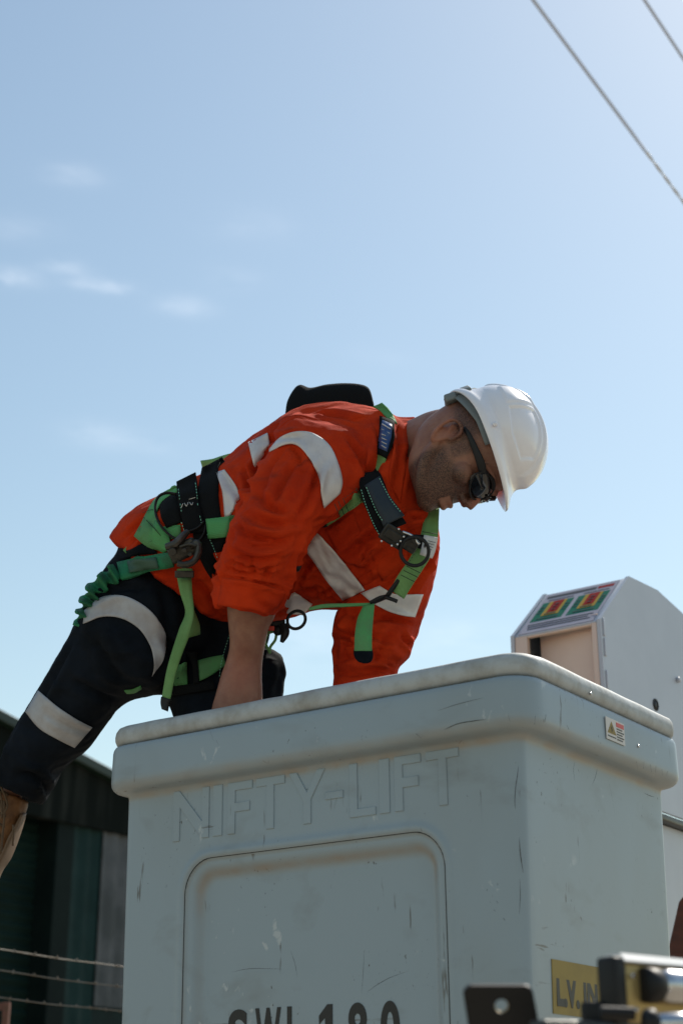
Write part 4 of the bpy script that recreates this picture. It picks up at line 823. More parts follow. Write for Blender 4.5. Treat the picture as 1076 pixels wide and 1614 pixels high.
# slim trunk and limbs under the cloth
trunk = sil([(240, 850, 335, 950, 3.12, .10), (300, 790, 400, 930, 3.09, .12), (400, 725, 480, 925, 3.04, .13), (500, 680, 580, 910, 2.98, .13), (570, 680, 640, 860, 2.94, .11), (620, 700, 645, 800, 2.91, .07)], 20)
ru = sil([(480, 680, 570, 690, 2.90, .04), (450, 725, 550, 750, 2.85, .055), (410, 790, 490, 815, 2.82, .05), (375, 865, 445, 875, 2.83, .046), (362, 920, 438, 930, 2.86, .048), (358, 955, 433, 972, 2.885, .049), (360, 985, 424, 990, 2.90, .045), (362, 1015, 418, 1018, 2.915, .040), (357, 1040, 414, 1042, 2.93, .034), (349, 1062, 413, 1066, 2.935, .031), (341, 1090, 414, 1096, 2.94, .030), (333, 1120, 412, 1128, 2.945, .028), (332, 1150, 408, 1156, 2.95, .022)], 22)
def finger(p, q, pts, r): return tube3(pts, r, 10, 18)
def hand(cx, cy, yd, w):
    out = []
    for k in range(4):
        t = (k-1.5)/1.5; ln = (78, 92, 98, 86)[k]; bx = cx+t*w*.78; 
        a = P(bx, cy, yd); b = P(bx+t*4-2, cy+ln*.45, yd-.012); c = P(bx+t*5-3, cy+ln*.78, yd-.026); e = P(bx+t*5-3, cy+ln, yd-.043)
        out.append(tube3([a-(b-a)*.35, a, b, c, e], [.010, .0105, .0095, .0088, .0075], 10, 20))
    a = P(cx+w*.7, cy-16, yd); out.append(tube3([a, P(cx+w*1.35, cy+10, yd-.012), P(cx+w*1.5, cy+34, yd-.022), P(cx+w*1.4, cy+56, yd-.03)], [.014, .013, .0105, .009], 10, 18))
    return out
rh = hand(370, 1150, 2.955, 36)
lu = sil([(600, 790, 670, 800, 2.93, .05), (605, 860, 680, 870, 2.96, .055), (570, 945, 650, 955, 3.0, .05), (545, 1030, 620, 1034, 3.0, .045), (542, 1090, 612, 1085, 3.0, .042), (545, 1150, 605, 1150, 3.0, .034), (540, 1190, 600, 1190, 3.0, .026), (538, 1225, 606, 1225, 2.995, .026), (540, 1255, 606, 1255, 2.99, .02)], 20)
lh = hand(572, 1252, 2.99, 33)
rl = sil([(240, 880, 330, 970, 3.12, .09), (170, 950, 262, 1040, 3.11, .08), (110, 1045, 190, 1100, 3.15, .065), (60, 1130, 125, 1165, 3.2, .05), (16, 1212, 58, 1228, 3.25, .035), (4, 1250, 30, 1262, 3.285, .028), (-10, 1290, 16, 1297, 3.29, .026), (-42, 1340, -18, 1346, 3.29, .022)], 18)
ll = sil([(280, 930, 400, 940, 3.19, .09), (285, 1050, 405, 1050, 3.19, .085), (295, 1200, 405, 1200, 3.2, .065), (315, 1400, 395, 1400, 3.25, .045), (325, 1560, 385, 1560, 3.28, .035)], 18)
BV_, BF, BN = remesh([hd]+nose+lips+brow+cheek+chin+jaw+ear(1)+ear(-1)+[neck, trunk, ru, lu, rl, ll]+rh+lh, .0030, 3, .5)
# face details: nothing on the surface is paint except beard growth and cropped hair
q = BV_-HO; hx = q@HR; hy = q@HF; hzv = q@HU
def ss(a, b, v): t = np.clip((v-a)/(b-a), 0, 1); return t*t*(3-2*t)
inh = (np.abs(hx) < .11) & (hzv > -.13) & (hy > -.12)
beard = ss(.020, -.012, hzv+.010*np.sin(hy*50))*ss(.004, .022, hy)*ss(-.13, -.095, hzv)
beard = np.maximum(beard*np.where((hzv > -.048) & (hzv < -.026) & (np.abs(hx) < .022) & (hy > .09), .15, 1), .9*ss(-.030, -.020, hzv)*ss(-.006, -.016, hzv)*ss(.035, .022, np.abs(hx))*ss(.07, .085, hy))
beard = np.maximum(beard, ss(.026, .012, np.abs(hy-.024))*ss(.052, .035, hzv)*ss(-.01, .0, hzv)*.8*ss(.03, .06, hx))
hair = .80*ss(.030, -.004, hy)*ss(.002, .026, hzv+hy*.25)+.75*ss(.085, .10, hzv)*.6
stb = np.clip(np.where(inh, np.maximum(beard*.92, hair), 0), 0, 1)
earm = np.where(inh & (np.abs(hx) > .077), .18, 0)
bx, by = project(BV_); flush = np.maximum(earm, .35*np.exp(-((bx-380)/30)**2-((by-1065)/40)**2)*(by > 900)); flush = np.maximum(flush, np.where(inh, .35*np.exp(-((hy-.118)/.012)**2), 0))
# sink eye sockets a little
for s in (1, -1):
    c = H(s*.032, .098, .036); d = np.linalg.norm(BV_-c, axis=1); BV_ = BV_-HF*(.010*np.exp(-(d/.016)**2))[:, None]
body = add('body', BV_, BF, M_skin, person, attrs={'stubble': stb, 'flush': flush})
for s in (1, -1):
    ew = add('eye', *ell(H(s*.032, .076, .036), HR*.0125, HF*.0125, HU*.0125, 18), mat('eye_white', (.6, .57, .55), .2), person)
    add('iris', *ell(H(s*.032, .0872, .035), HR*.0056, HF*.0022, HU*.0056, 14), mat('brown_iris', (.05, .025, .012), .1), ew)
add_each('eyebrow', ([tube3([H(s*.056, .079, .050), H(s*.040, .0985, .058), H(s*.018, .1065, .056)], [.002, .0042, .0035], 8, 14) for s in (1, -1)]), mat('dark_hair', (.018, .012, .010), .8), person)
# ---- sunglasses
gl = sub_empty('sunglasses', person)
def lens(s):
    n = 22; out = []; C = H(s*.034, .108, .030); rim = []
    G = []
    for i in range(9):
        r = i/8; row = []
        for k in range(n+1):
            a = 2*math.pi*k/n; ca, sa = math.cos(a), math.sin(a); ca = math.copysign(abs(ca)**.8, ca); sa = math.copysign(abs(sa)**.8, sa)
            lx = ca*.0335*r; lz = sa*.0235*r*(1 if sa > 0 else 1.0); X = s*.0345+lx; wrap = .0
            Y = .112-5.2*(abs(X)**2)*1.05-(.25*abs(lz)*abs(lz)/.02); row.append(H(X, Y, .032+lz+abs(X)*.05))
        G.append(row)
    return slab(np.array(G), .0022)
for s in (1, -1): add('lens', *lens(s), M_lens, gl)
add('frame', *merge([tube3([H(-.010, .112, .040), H(0, .1135, .042), H(.010, .112, .040)], .0028, 8, 8)]+[tube3([H(s*(.0345+.0335*math.cos(a)), .1122-5.45*(.0345+.0335*math.cos(a))**2, .032+.0235*math.sin(a)+(.0345+.0335*math.cos(a))*.05) for a in np.linspace(0, 2*math.pi, 25)], .0017, 8, 60) for s in (1, -1)]), M_blackp, gl)
for s in (1, -1): add('temple_arm', *tube3([H(s*.063, .090, .042), H(s*.074, .074, .043), H(s*.081, .045, .041), H(s*.084, .015, .038), H(s*.082, -.004, .034)], [.0075, .0085, .0065, .0048, .0035], 10, 24, flat=.35), M_blackp, gl)
# ---- hard hat
hat = sub_empty('hard_hat', person)
# hat frame: axis tilted back a little from the crown direction
tb = math.radians(-3); KU = nrm(HU*math.cos(tb)+HF*math.sin(tb)); KF = nrm(HF*math.cos(tb)-HU*math.sin(tb)); KR = HR; KO = H(0, .000, .099)
def K(x, y, z): return KO+KR*x+KF*y+KU*z
def hat_surf(a, t, off=0.0):
    """a: angle from the front, t: 0 crown .. 1 rim"""
    ca, sa = math.cos(a), math.sin(a); ph = t*math.pi/2*1.02
    rx, ry, rz = .100+off, .106+off, .086+off
    x = rx*math.sin(ph)*sa; y = ry*math.sin(ph)*ca; z = rz*math.cos(ph)
    # centre ridge band and side panels pressed into the shell
    rid = .0055*sstep(.034, .026, abs(x))*sstep(.99, .85, t)
    pan = -.0045*sstep(.006, .0, max(-(abs(x)-.044), z-.080+.35*max(0, y-.02), -(z-.018-.25*max(0, .04-y)), abs(y-.035)-.045))
    pan2 = .0032*sstep(.006, .0, max(abs(z-.052)-.022, abs(y+.048)-.022))*sstep(.2, .5, abs(sa))
    n = nrm([x/rx**2, y/ry**2, max(z, 0)/rz**2]); return x+n[0]*(rid+pan+pan2), y+n[1]*(rid+pan+pan2), z+n[2]*(rid+pan+pan2)
na, ntt = 240, 84; G = []
def brimz(a): ca = math.cos(a); return -.006-.010*max(0, -ca)**2+ .004*abs(math.sin(a))
for i in range(ntt):
    t = i/(ntt-1); G.append([K(*hat_surf(2*math.pi*k/na, t)) for k in range(na)])
# flare and brim rings
rings = []
for (fo, ff, dz) in ((.004, .004, -.006), (.007, .010, -.012), (.010, .016, -.016), (.012, .024, -.0205), (.0125, .032, -.0265), (.0115, .034, -.031), (.008, .029, -.031), (.002, .014, -.022), (-.006, -.005, -.012)):
    row = []
    for k in range(na):
        a = 2*math.pi*k/na; ca, sa = math.cos(a), math.sin(a); fr = max(0, ca)**1.6; back = max(0, -ca)**2
        e = fo*(1-fr)+ff*fr; rx, ry = .100, .106
        row.append(K((rx+e)*sa, (ry+e)*ca, dz+brimz(a)*1.0-.014*back+.0*fr))
    rings.append(row)
inner = []
for i in range(18):
    t = 1-i/17; row = []
    for k in range(na):
        x_, y_, z_ = hat_surf(2*math.pi*k/na, t*.985); row.append(K(x_*.955, y_*.955, z_*.955-.002))
    inner.append(row)
allr = G+rings+inner; V = np.array(allr).reshape(-1, 3)
Fq = [[i*na+j, i*na+(j+1) % na, (i+1)*na+(j+1) % na, (i+1)*na+j] for i in range(len(allr)-1) for j in range(na)]
add('helmet_shell', V, Fq, M_helmet, hat)
add_each('helmet_vent', ([boxf(K(s*.006*0+.010*s, -.012+.024*j, .0895-.0035*abs(j)*1.3), KR, KF, KU, -.0035, .0035, -.008, .008, -.001, .0012, .0008) for s in (1, -1) for j in (-1, 0, 1)]), M_blackp, hat)
rg = []
for k in range(61):
    a = math.radians(62)+math.radians(236)*k/60; ca, sa = math.cos(a), math.sin(a); lo = -.042-.024*max(0, -ca)
    rg.append([K(.088*sa, .101*ca-.008, lo+e) for e in (0.002, .008, .016, .034, .050)])
V, Fq = slab(np.array(rg), .003); add('head_band', V, Fq, M_helmet_in, hat)
rb = K(.034, -.088, -.066); V, Fq = merge([boxf(rb, KR, KF, KU, -.030, .030, -.009, .008, -.010, .014, .004), boxf(rb-KF*.010, KR, KF, KU, -.014, .014, -.006, .002, -.007, .009, .003), cyl(rb-KF*.009, rb-KF*.015, .009, 20, .002), boxf(K(.055, -.096, -.030), nrm(KR*.8+KF*.6), nrm(-KR*.6+KF*.8)*-1, KU, -.016, .016, -.003, .004, -.010, .008, .002)]); add('ratchet_knob', V, Fq, M_helmet_in, hat, smooth='auto')
lug = K(.109, .020, -.012); add('lug', *merge([cyl(lug-KR*.002, lug+KR*.005, .0045, 16, .001), cyl(lug+KR*.005, lug+KR*.0054, .0016, 10)]), M_helmet, hat)
# ---- boot
boot = sub_empty('boot', person)
bt1 = sil([(-22, 1238, 45, 1262, 3.285, .05), (-24, 1262, 41, 1280, 3.29, .048), (-34, 1285, 33, 1302, 3.29, .045), (-52, 1308, 26, 1320, 3.29, .043), (-75, 1335, 16, 1342, 3.29, .043), (-95, 1375, 4, 1370, 3.29, .042), (-100, 1420, -22, 1420, 3.29, .036), (-95, 1450, -50, 1450, 3.29, .02)], 22)
BVb, BFb, BNb = remesh([bt1], .004, 3); BVb = BVb+BNb*(.0015*nfield(BVb, np.eye(3), 50, 1))[:, None]; bb = add('boot_upper', BVb, BFb, M_leather, boot)
sl_ = sil([(34, 1284, 41, 1282, 3.285, .030), (27, 1302, 34, 1302, 3.285, .034), (17, 1322, 25, 1325, 3.285, .036), (8, 1345, 14, 1350, 3.285, .038), (-14, 1376, 0, 1376, 3.285, .040), (-36, 1420, -20, 1425, 3.285, .038), (-62, 1450, -50, 1460, 3.285, .025)], 16, p=.7); add('boot_sole', *sl_, M_sole, boot)
bTree = bvh(BVb, BFb); lc = []
for k in range(5):
    y0 = 1245+k*17; pts = [cast(bTree, px, py) for px, py in ((-14-k*3, y0), (-4-k*2, y0+7), (6-k*2, y0+3), (13-k*2, y0+9))]; pts = [p_-nrm(p_-EYE)*.004 for p_ in pts if p_ is not None]
    if len(pts) > 2: lc.append(tube3(pts, .0026, 6, 14))
for (pts) in ([(2, 1240), (9, 1256), (12, 1272), (5, 1282), (0, 1262)], [(7, 1262), (7, 1290), (4, 1320), (2, 1345)], [(0, 1248), (4, 1268), (3, 1290)], [(21, 1300), (21.5, 1318), (20.5, 1333)]):
    lc.append(tube3([P(a, b, 3.225) for a, b in pts], .0022, 6, 20))
add('boot_lace', *merge(lc), mat('brown_lace', (.10, .06, .03), .8), boot)
fl = sil([(300, 1500, 420, 1500, 3.27, .05), (300, 1580, 400, 1585, 3.27, .05), (262, 1640, 395, 1650, 3.25, .045), (250, 1672, 392, 1680, 3.24, .045)], 18)
b2 = sub_empty('boot', person); add('boot_upper', *fl, M_leather, b2)
# ------------------------------------------------------------------ safety harness
har = sub_empty('safety_harness', person)
def strap(ea, eb, m_=M_green, tree=aTree, off=.005, th=.003, nm='strap', smooth=6, nv=4, par=har, under=True, **k): return add(nm, *patch(tree, ea, eb, off, th, nv=nv, smooth=smooth, under=under, **k), m_, par)
class Stitch(list): pass
def stitch(pts, m_=M_stitch, tree=aTree, off=.0082, r=.0007, par=har, n=None, nm='stitching', dash=True, free=None):
    c = catmull(np.array(pts, float), n or int(sum(math.dist(pts[i], pts[i+1]) for i in range(len(pts)-1))/2.2)); prt = []; Q = []
    for p_ in c:
        h = cast(tree, *p_) if free is None else P(p_[0], p_[1], free)
        Q.append(None if h is None else h-nrm(h-EYE)*off)
    for i in range(0, len(Q)-1, 2 if dash else 1):
        if Q[i] is None or Q[i+1] is None or np.linalg.norm(Q[i+1]-Q[i]) > .02: continue
        prt.append(tube_raw([Q[i], Q[i+1]], [r, r], 4))
    return [merge(prt)] if prt else []
def addst(lst, m_=M_stitch, nm='stitching', par=har):
    for q_ in lst: add(nm, *q_, m_, par, smooth=False)
# waist: broad black pad and its upper band
strap([(318, 737), (309, 790), (305, 850), (322, 895), (346, 930)], [(344, 724), (343, 775), (347, 815), (354, 850), (366, 905)], M_black, off=.006, th=.006, nm='waist_pad', nv=6)
strap([(278, 759), (281, 795), (286, 815), (291, 842)], [(308, 744), (313, 790), (318, 812), (324, 838)], M_black, off=.013, th=.004, nm='side_webbing')
strap([(252, 786), (253, 812), (262, 832)], [(280, 776), (283, 800), (286, 822)], M_black, off=.008, th=.005, nm='hip_pad')
addst(stitch([(281, 766), (283, 785), (286, 806)], off=.018)+stitch([(307, 752), (310, 775), (312, 796)], off=.018)+stitch([(286, 823), (291, 838)], off=.018)+stitch([(315, 813), (319, 828)], off=.018)+stitch([(327, 842), (336, 862), (345, 886)], off=.012))
addst(stitch([(284, 791), (308, 784)], off=.018, dash=False)+stitch([(286, 800), (290, 792), (294, 798), (298, 790), (302, 796), (306, 788)], off=.018, dash=False), M_label, 'grey_stitching')
strap([(324, 818), (350, 815), (380, 811)], [(328, 849), (350, 847), (376, 845)], M_green, off=.016)
strap([(256, 830), (272, 828), (284, 827)], [(270, 850), (278, 848), (286, 845)], M_green, off=.005)
# seat sling: wide green piece from the back over the hip
strap([(282, 765), (262, 773), (244, 786), (232, 805), (222, 825), (212, 843)], [(284, 772), (262, 784), (250, 797), (247, 812), (255, 840), (232, 862)], M_green, off=.007, th=.004, nm='seat_sling', nv=6)
strap([(228, 815), (240, 830), (256, 846)], [(211, 845), (232, 862), (250, 868)], M_green, off=.0095, nm='seat_sling')
strap([(244, 820), (262, 838), (270, 862)], [(234, 858), (247, 866), (258, 872)], M_green, off=.012, nm='seat_sling')
addst(stitch([(226, 815), (240, 829), (254, 845)], off=.0135, dash=False)+stitch([(235, 855), (245, 850), (254, 846)], off=.0135, dash=False)+stitch([(225, 808), (240, 803), (244, 806)], off=.0115, dash=False), M_stitchd, 'dark_stitching')
add('strap', *ribbon([(213, 850, 219, 856, 3.0, 3.0), (203, 858, 208, 864, 3.0, 3.0), (194, 867, 199, 872, 3.0, 3.0)], .003), M_olive, har)
# dark pouch / pad over the thigh
strap([(185, 872), (205, 866), (228, 856), (243, 866)], [(190, 884), (212, 876), (232, 874), (247, 872)], M_navy, off=.007, th=.005, nm='folded_cloth')
# black plastic loop at the side
def loop(pts, y, r, nm='loop', m_=M_blackp, flat=.6): add(nm, *tube3([P(a, b, yy) for a, b, yy in [(p_[0], p_[1], p_[2] if len(p_) > 2 else y) for p_ in pts]], r, 10, len(pts)*8, flat=flat), m_, har)
loop([(278, 779), (262, 777), (250, 783), (245, 797), (247, 815), (256, 832), (270, 845), (284, 853)], 2.925, .0042, 'side_loop')
loop([(284, 850), (300, 856), (314, 852), (322, 840), (325, 826)], 2.915, .0042, 'side_loop')
loop([(284, 843), (298, 838), (312, 832), (322, 822)], 2.91, .0036, 'side_loop')
# lanyard snap hook at the hip
hk = [boxf(P(288, 868, 2.90), nrm(RTC*.9+UPC*.45), FWC, nrm(UPC*.9-RTC*.45), -.028, .030, -.010, .010, -.017, .017, .006),
      tube3([P(262, 862, 2.885), P(276, 858, 2.88), P(288, 846, 2.88), P(296, 838, 2.885)], [.007, .009, .008, .006], 10, 20), tube3([P(300, 862, 2.885), P(310, 856, 2.885), P(313, 868, 2.885), P(306, 884, 2.885), P(292, 890, 2.885), P(280, 888, 2.885)], [.007, .008, .008, .007, .007, .006], 10, 30),
      cyl(P(272, 870, 2.885), P(272, 870, 2.875), .008, 18, .001), cyl(P(291, 868, 2.885), P(291, 868, 2.873), .005, 14, .001), cyl(P(300, 874, 2.885), P(300, 874, 2.874), .004, 14, .001), tube3([P(284, 862, 2.878), P(297, 858, 2.875), P(309, 860, 2.878)], .0035, 8, 12)]
add('snap_hook', *merge(hk), mat('worn_grey_alloy', (.045, .043, .036), .42, metal=.5, col2=(.10, .09, .075), cscale=60, clo=.5, chi=.7), har, smooth='auto')
# elastic lanyard: flat sleeve, then crumpled coils down behind the thigh
strap([(272, 871), (240, 875), (210, 880), (184, 886)], [(274, 893), (242, 900), (212, 906), (190, 912)], M_teal, off=.016, th=.008, nm='lanyard_sleeve', smooth=12)
strap([(243, 874), (262, 871), (272, 870)], [(247, 898), (262, 897), (274, 894)], M_teal, off=.022, th=.004, nm='lanyard_sleeve', smooth=12)
add('lanyard_tag', *patch(aTree, [(200, 884), (222, 881), (246, 878)], [(204, 902), (226, 899), (250, 896)], .0255, .001, nv=4, smooth=12), mat('grey_green_tag', (.035, .09, .06), .6), har)
path = [(186, 899), (176, 906), (166, 913), (157, 921), (148, 931), (141, 941), (136, 953), (133, 964), (129, 974), (125, 985)]
cp = catmull(np.array(path, float), 90); wv = []
for i, (px, py) in enumerate(cp):
    t = i/89; d = cp[min(i+1, 89)]-cp[max(i-1, 0)]; d = d/np.linalg.norm(d); nn = np.array([-d[1], d[0]]); ph0 = t*2*math.pi*5.2+.7*math.sin(t*9)
    off = (4.5+1.5*math.sin(t*17))*math.sin(ph0)*(1 if t > .15 else t/.15); hw_ = 12.5-4.5*t+1.5*math.sin(t*23); yy = 2.98+.06*t+.018*math.cos(ph0)
    wv.append((px+nn[0]*(off-hw_), py+nn[1]*(off-hw_), px+nn[0]*(off+hw_), py+nn[1]*(off+hw_), yy-.01*math.cos(ph0), yy+.012*math.cos(ph0)))
add('lanyard_coil', *ribbon(wv, .0045, 90, 5), M_teal, har)
# leg straps
strap([(279, 897), (288, 896), (303, 896)], [(279, 905), (290, 906), (304, 905)], M_olive, off=.012)
add('ladder_buckle', *merge([boxf(P(291, 905, 2.93), RTC, FWC, UPC, -.019, .019, -.004, .005, -.007, .007, .002), cyl(P(280, 904, 2.93), P(280, 904, 2.92), .0022, 10), cyl(P(302, 904, 2.93), P(302, 904, 2.92), .0022, 10)]), M_steel, har, smooth='auto')
add('strap', *ribbon([(279, 910, 302, 910, 2.95, 2.95), (284, 935, 303, 935, 2.95, 2.945), (292, 965, 305, 968, 2.95, 2.94), (283, 990, 299, 998, 2.945, 2.94), (270, 1030, 285, 1035, 2.95, 2.945), (262, 1060, 276, 1064, 2.96, 2.955), (255, 1100, 268, 1103, 2.97, 2.965)], .003, 44), M_olive, har)
add('strap_end', *ribbon([(254, 1098, 269, 1102, 2.968, 2.963), (253, 1108, 265, 1110, 2.97, 2.965), (255, 1118, 262, 1120, 2.97, 2.965)], .007, 8), M_blackp, har)
strap([(297, 930), (306, 960), (315, 985), (316, 1000)], [(296, 945), (298, 975), (300, 990), (296, 1006)], M_olive, off=.008, th=.003)
strap([(272, 1050), (283, 1048), (295, 1044)], [(270, 1087), (283, 1084), (295, 1078)], M_green, off=.008)
strap([(311, 1041), (330, 1036), (352, 1032)], [(311, 1075), (332, 1064), (356, 1048)], M_green, off=.008)
strap([(258, 1083), (300, 1078), (335, 1072)], [(262, 1098), (300, 1092), (340, 1086)], M_black, off=.009, th=.006, nm='leg_pad')
strap([(295, 1028), (303, 1050), (305, 1078)], [(311, 1028), (312, 1050), (313, 1076)], M_black, off=.012, th=.004, nm='leg_pad')
addst(stitch([(362, 1000), (354, 1025), (348, 1050), (346, 1066)], off=.012, r=.0006), M_stitch)
strap([(196, 1089), (210, 1088), (222, 1082)], [(200, 1094), (212, 1093), (224, 1086)], M_green, off=.004, tree=tTree)
# right chest strap, label, black lanyard webbing
strap([(588, 640), (600, 648), (612, 660)], [(600, 636), (618, 652), (626, 668)], M_green, off=.006)
strap([(598, 655), (597, 680), (594, 702), (591, 714)], [(622, 663), (620, 690), (616, 708), (608, 722)], M_black, off=.012, th=.003, nm='label_backing', smooth=20)
strap([(599, 660), (598, 682), (594, 705)], [(617, 668), (616, 690), (610, 712)], M_labelblue, off=.0145, th=.001, nm='blue_label', smooth=20)
addst(stitch([(602, 668), (615, 676)], M_label, off=.0165, dash=False, r=.0012)+stitch([(601, 676), (614, 683)], off=.0165, dash=False)+sum([stitch([(601+k*.0, 684+6*k), (611-k, 688+6*k)], off=.0165, r=.0009, dash=False) for k in range(4)], []), M_label, 'label_print')
strap([(591, 712), (583, 728), (576, 745)], [(608, 718), (604, 735), (596, 752)], M_olive, off=.007)
strap([(570, 752), (566, 768), (565, 778)], [(592, 738), (596, 752), (600, 760)], M_black, off=.009, th=.004, nm='webbing_loop')
strap([(567, 765), (545, 782), (520, 800), (505, 808)], [(575, 788), (553, 803), (530, 820), (514, 829)], M_olive, off=.012)
strap([(505, 808), (500, 815), (497, 825)], [(515, 828), (508, 830), (500, 830)], M_blackp, off=.015, th=.004, nm='strap_keeper')
addst(sum([stitch([(a, b), (a+9, b+21)], off=.0165, r=.0009, dash=False) for a, b in ((533, 790), (527, 794), (540, 785), (561, 769))], [])+stitch([(543, 785), (563, 771)], off=.0165)+stitch([(551, 803), (571, 788)], off=.0165)+stitch([(547, 794), (567, 780)], off=.0165), M_stitchd, 'dark_stitching')
wb = [(572, 745, 596, 742, 2.78, 2.78), (566, 760, 602, 752, 2.765, 2.765), (570, 785, 612, 778, 2.755, 2.755), (580, 808, 620, 800, 2.75, 2.75), (590, 832, 634, 815, 2.75, 2.75), (598, 842, 640, 824, 2.75, 2.75)]
add('chest_webbing', *ribbon(wb, .004, 36), M_black, har)
wb2 = [(574, 765, 598, 750, 2.755, 2.755), (585, 785, 612, 778, 2.745, 2.745), (596, 808, 624, 795, 2.738, 2.738), (604, 830, 637, 812, 2.738, 2.738)]
add('chest_webbing', *ribbon(wb2, .004, 30), mat('blue_black_webbing', (.012, .020, .028), .6), har)
addst(stitch([(569, 772), (576, 795), (586, 820), (597, 842)], free=2.748, off=.006)+stitch([(577, 768), (586, 790), (594, 808), (602, 820)], free=2.738, off=.008)+stitch([(598, 754), (606, 770), (616, 788), (632, 808)], free=2.738, off=.007))
# chest snap hook (dark block with rivets) and ring
bx_ = nrm(RTC*.80-UPC*.50+FWC*.1); bz_ = nrm(UPC*.80+RTC*.50); byv = np.cross(bz_, bx_); byv = byv*np.sign(byv[1])
c0 = P(621, 846, 2.735); c1_ = P(646, 858, 2.735)
M_gun = mat('gunmetal', (.020, .021, .020), .3, metal=.6, col2=(.035, .035, .032), cscale=50)
add('chest_buckle', *merge([boxf(c0, bx_, byv, bz_, -.026, .022, -.006, .006, -.017, .017, .003), boxf(c0, bx_, byv, bz_, -.020, .018, -.009, -.006, -.009, .009, .002), boxf(c1_, bx_, byv, bz_, -.012, .014, -.008, .008, -.014, .014, .004), boxf(c1_+bz_*.008, bx_, byv, bz_, -.004, .012, -.011, -.004, -.003, .005, .001), boxf(c1_-bz_*.008, bx_, byv, bz_, -.004, .012, -.011, -.004, -.005, .003, .001)]), M_gun, har, smooth='auto')
add_each('rivet', ([cyl(P(a, b, 2.727), P(a, b, 2.722), .0021, 12, .0005) for a, b in ((601, 853), (617, 860), (628, 834), (636, 846), (631, 853), (626, 858))]), M_silver, har)
rc_ = P(653, 869, 2.73); add('d_ring', *torus(rc_, nrm(FWC+RTC*.25), nrm(UPC+RTC*.2), .0265, .0035, 40, 12, 1.0), M_blackp, har)
add('ring_bracket', *merge([tube3([P(634, 838, 2.73), P(650, 845, 2.725), P(660, 858, 2.725)], .0028, 8, 14)]), M_silver, har)
# left chest strap with tag
add('strap', *ribbon([(671, 806, 692, 800, 2.82, 2.82), (667, 822, 691, 822, 2.81, 2.81), (663, 840, 690, 843, 2.80, 2.80), (657, 858, 683, 868, 2.79, 2.79), (642, 885, 666, 897, 2.79, 2.79), (628, 905, 652, 918, 2.80, 2.80), (614, 930, 636, 944, 2.82, 2.82)], .003, 40), M_olive, har)
addst(sum([stitch([(a, b), (a+22, b+11)], free=2.782, off=.004, r=.0009, dash=False, n=6) for a, b in ((640, 892), (636, 899), (631, 906))], [])+stitch([(665, 838), (689, 842)], free=2.79, off=.004, dash=False, n=6, r=.0009)+stitch([(655, 868), (645, 885)], free=2.782, off=.004)+stitch([(676, 876), (664, 895)], free=2.782, off=.004), M_stitchd, 'dark_stitching')
tg = add('white_tag', *ribbon([(668, 843, 690, 847, 2.765, 2.765), (664, 862, 686, 867, 2.765, 2.765), (661, 874, 681, 880, 2.765, 2.765)], .0015, 8), M_label, har)
add('tag_print', *merge(sum([stitch([(674, 852+4*k), (686-2*k, 855+4*k)], free=2.763, off=.0015, r=.0006, dash=False, n=4) for k in range(4)], [])+[ell(P(669, 860, 2.761), RTC*.0018, FWC*.0005, UPC*.004, 10)]), M_ink, tg)
add('tag_holder', *ribbon([(650, 842, 668, 843, 2.775, 2.775), (650, 860, 668, 866, 2.775, 2.775)], .004, 6), M_black, har)
strap([(622, 925), (612, 935), (605, 946)], [(640, 940), (636, 945), (628, 950)], M_olive, off=.006) if False else None
add('slide_buckle', *merge([tube3([P(583, 951, 2.83), P(598, 944, 2.83), P(613, 939, 2.825)], [.007, .0085, .006], 10, 16, flat=.5), tube3([P(610, 940, 2.822), P(620, 925, 2.81), P(628, 914, 2.805)], [.0055, .005, .004], 8, 12, flat=.5), tube3([P(606, 941, 2.82), P(616, 944, 2.815), P(626, 948, 2.815)], .004, 8, 8)]), M_blackp, har)
# thin cross strap under the chest and hanging tail
add('strap', *ribbon([(488, 957, 486, 962, 2.83, 2.83), (510, 952, 510, 958, 2.83, 2.83), (545, 951, 545, 956, 2.83, 2.83), (585, 950, 585, 954, 2.83, 2.83)], .003, 24), M_green, har)
add('hanging_strap', *ribbon([(572, 955, 590, 951, 2.82, 2.82), (563, 975, 588, 975, 2.81, 2.81), (559, 1000, 586, 1003, 2.80, 2.80), (558, 1026, 586, 1026, 2.80, 2.80)], .003, 24), M_green, har)
add('strap_end', *ribbon([(557, 1024, 587, 1024, 2.80, 2.80), (558, 1033, 588, 1033, 2.80, 2.80), (564, 1041, 585, 1041, 2.80, 2.80), (572, 1044, 579, 1044, 2.80, 2.80)], .007, 14), M_navy, har)
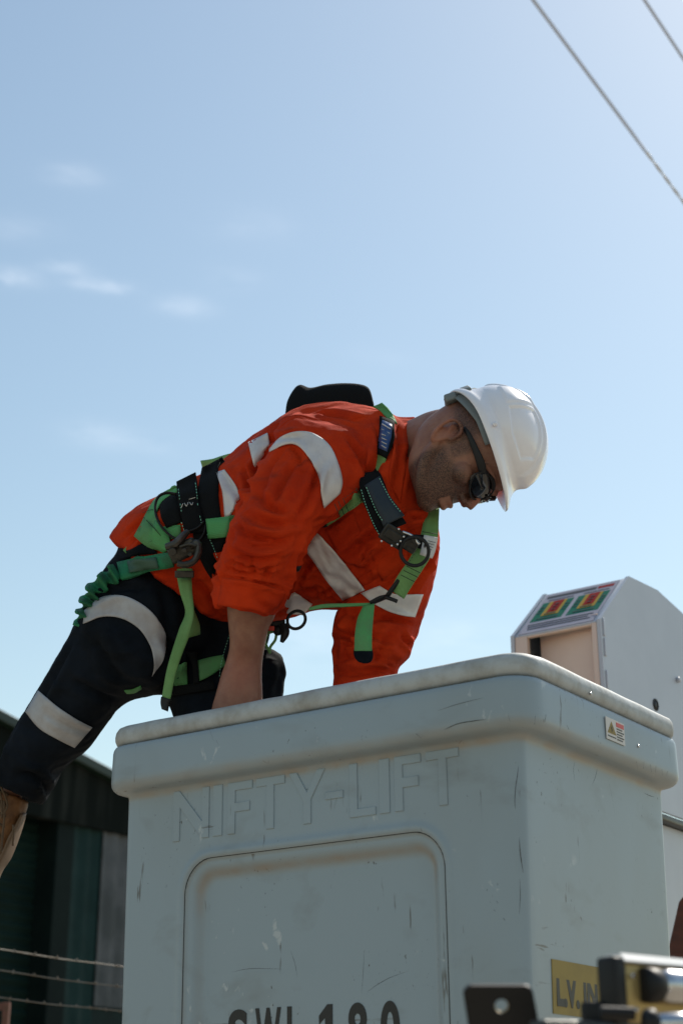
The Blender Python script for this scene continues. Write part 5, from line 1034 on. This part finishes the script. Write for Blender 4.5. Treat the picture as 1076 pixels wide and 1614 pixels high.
# dark oval grommet on the flank and green bit
add('side_grommet', *ell(P(468, 886, 2.84), RTC*.010, FWC*.008, UPC*.019, 18), M_blackp, har)
strap([(460, 866), (466, 872), (470, 880)], [(456, 872), (460, 880), (464, 886)], M_green, off=.008)
# back pad
pad = sil([(451, 655, 470, 700, 3.02, .03), (455, 638, 476, 700, 3.03, .045), (467, 619, 490, 700, 3.04, .055), (476, 614, 500, 700, 3.04, .055), (490, 618, 510, 700, 3.04, .05), (515, 613, 530, 700, 3.04, .05), (545, 611, 550, 700, 3.04, .05), (572, 614, 572, 700, 3.03, .05), (582, 620, 580, 700, 3.02, .045), (589, 641, 586, 700, 3.0, .03)], 28, p=.6)
add('back_pad', *pad, M_black, har)
# small green loops on the lower back
add('strap', *ribbon([(316, 726, 319, 737, 3.1, 3.1), (335, 723, 331, 735, 3.1, 3.1), (350, 718, 345, 728, 3.08, 3.08), (365, 714, 362, 722, 3.07, 3.07)], .003, 16), M_olive, har)
strap([(322, 735), (336, 728), (350, 720)], [(330, 744), (342, 736), (354, 728)], M_black, off=.004)
# ---- tool belt bits under the belly
tl = add('belt_clip', *merge([boxf(P(432, 984, 2.97), nrm(RTC*.98+UPC*.15), FWC, UPC, -.020, .022, -.008, .008, -.006, .006, .002), tube3([P(447, 985, 2.96), P(449, 998, 2.96), P(444, 1012, 2.96)], [.010, .009, .004], 10, 14), ell(P(438, 994, 2.965), RTC*.010, FWC*.006, UPC*.010)]), M_blackp, har, smooth='auto')
add('d_ring', *torus(P(467, 977, 2.93), nrm(FWC+RTC*.2), nrm(UPC*.8+RTC), .0165, .0032, 32, 10, 1.15), M_blackp, har)
add('red_gate', *boxf(P(426, 990, 2.955), RTC, FWC, UPC, -.008, .008, -.004, .004, -.005, .004, .001), M_red, har, smooth='auto')
add('accessory_cord', *merge([tube3([P(a, b, 2.97) for a, b in p_], .0028, 8, 20) for p_ in ([(421, 998), (434, 996), (434, 1008), (426, 1020), (425, 1030)], [(421, 999), (418, 1012), (424, 1026)])]), M_olive, har)
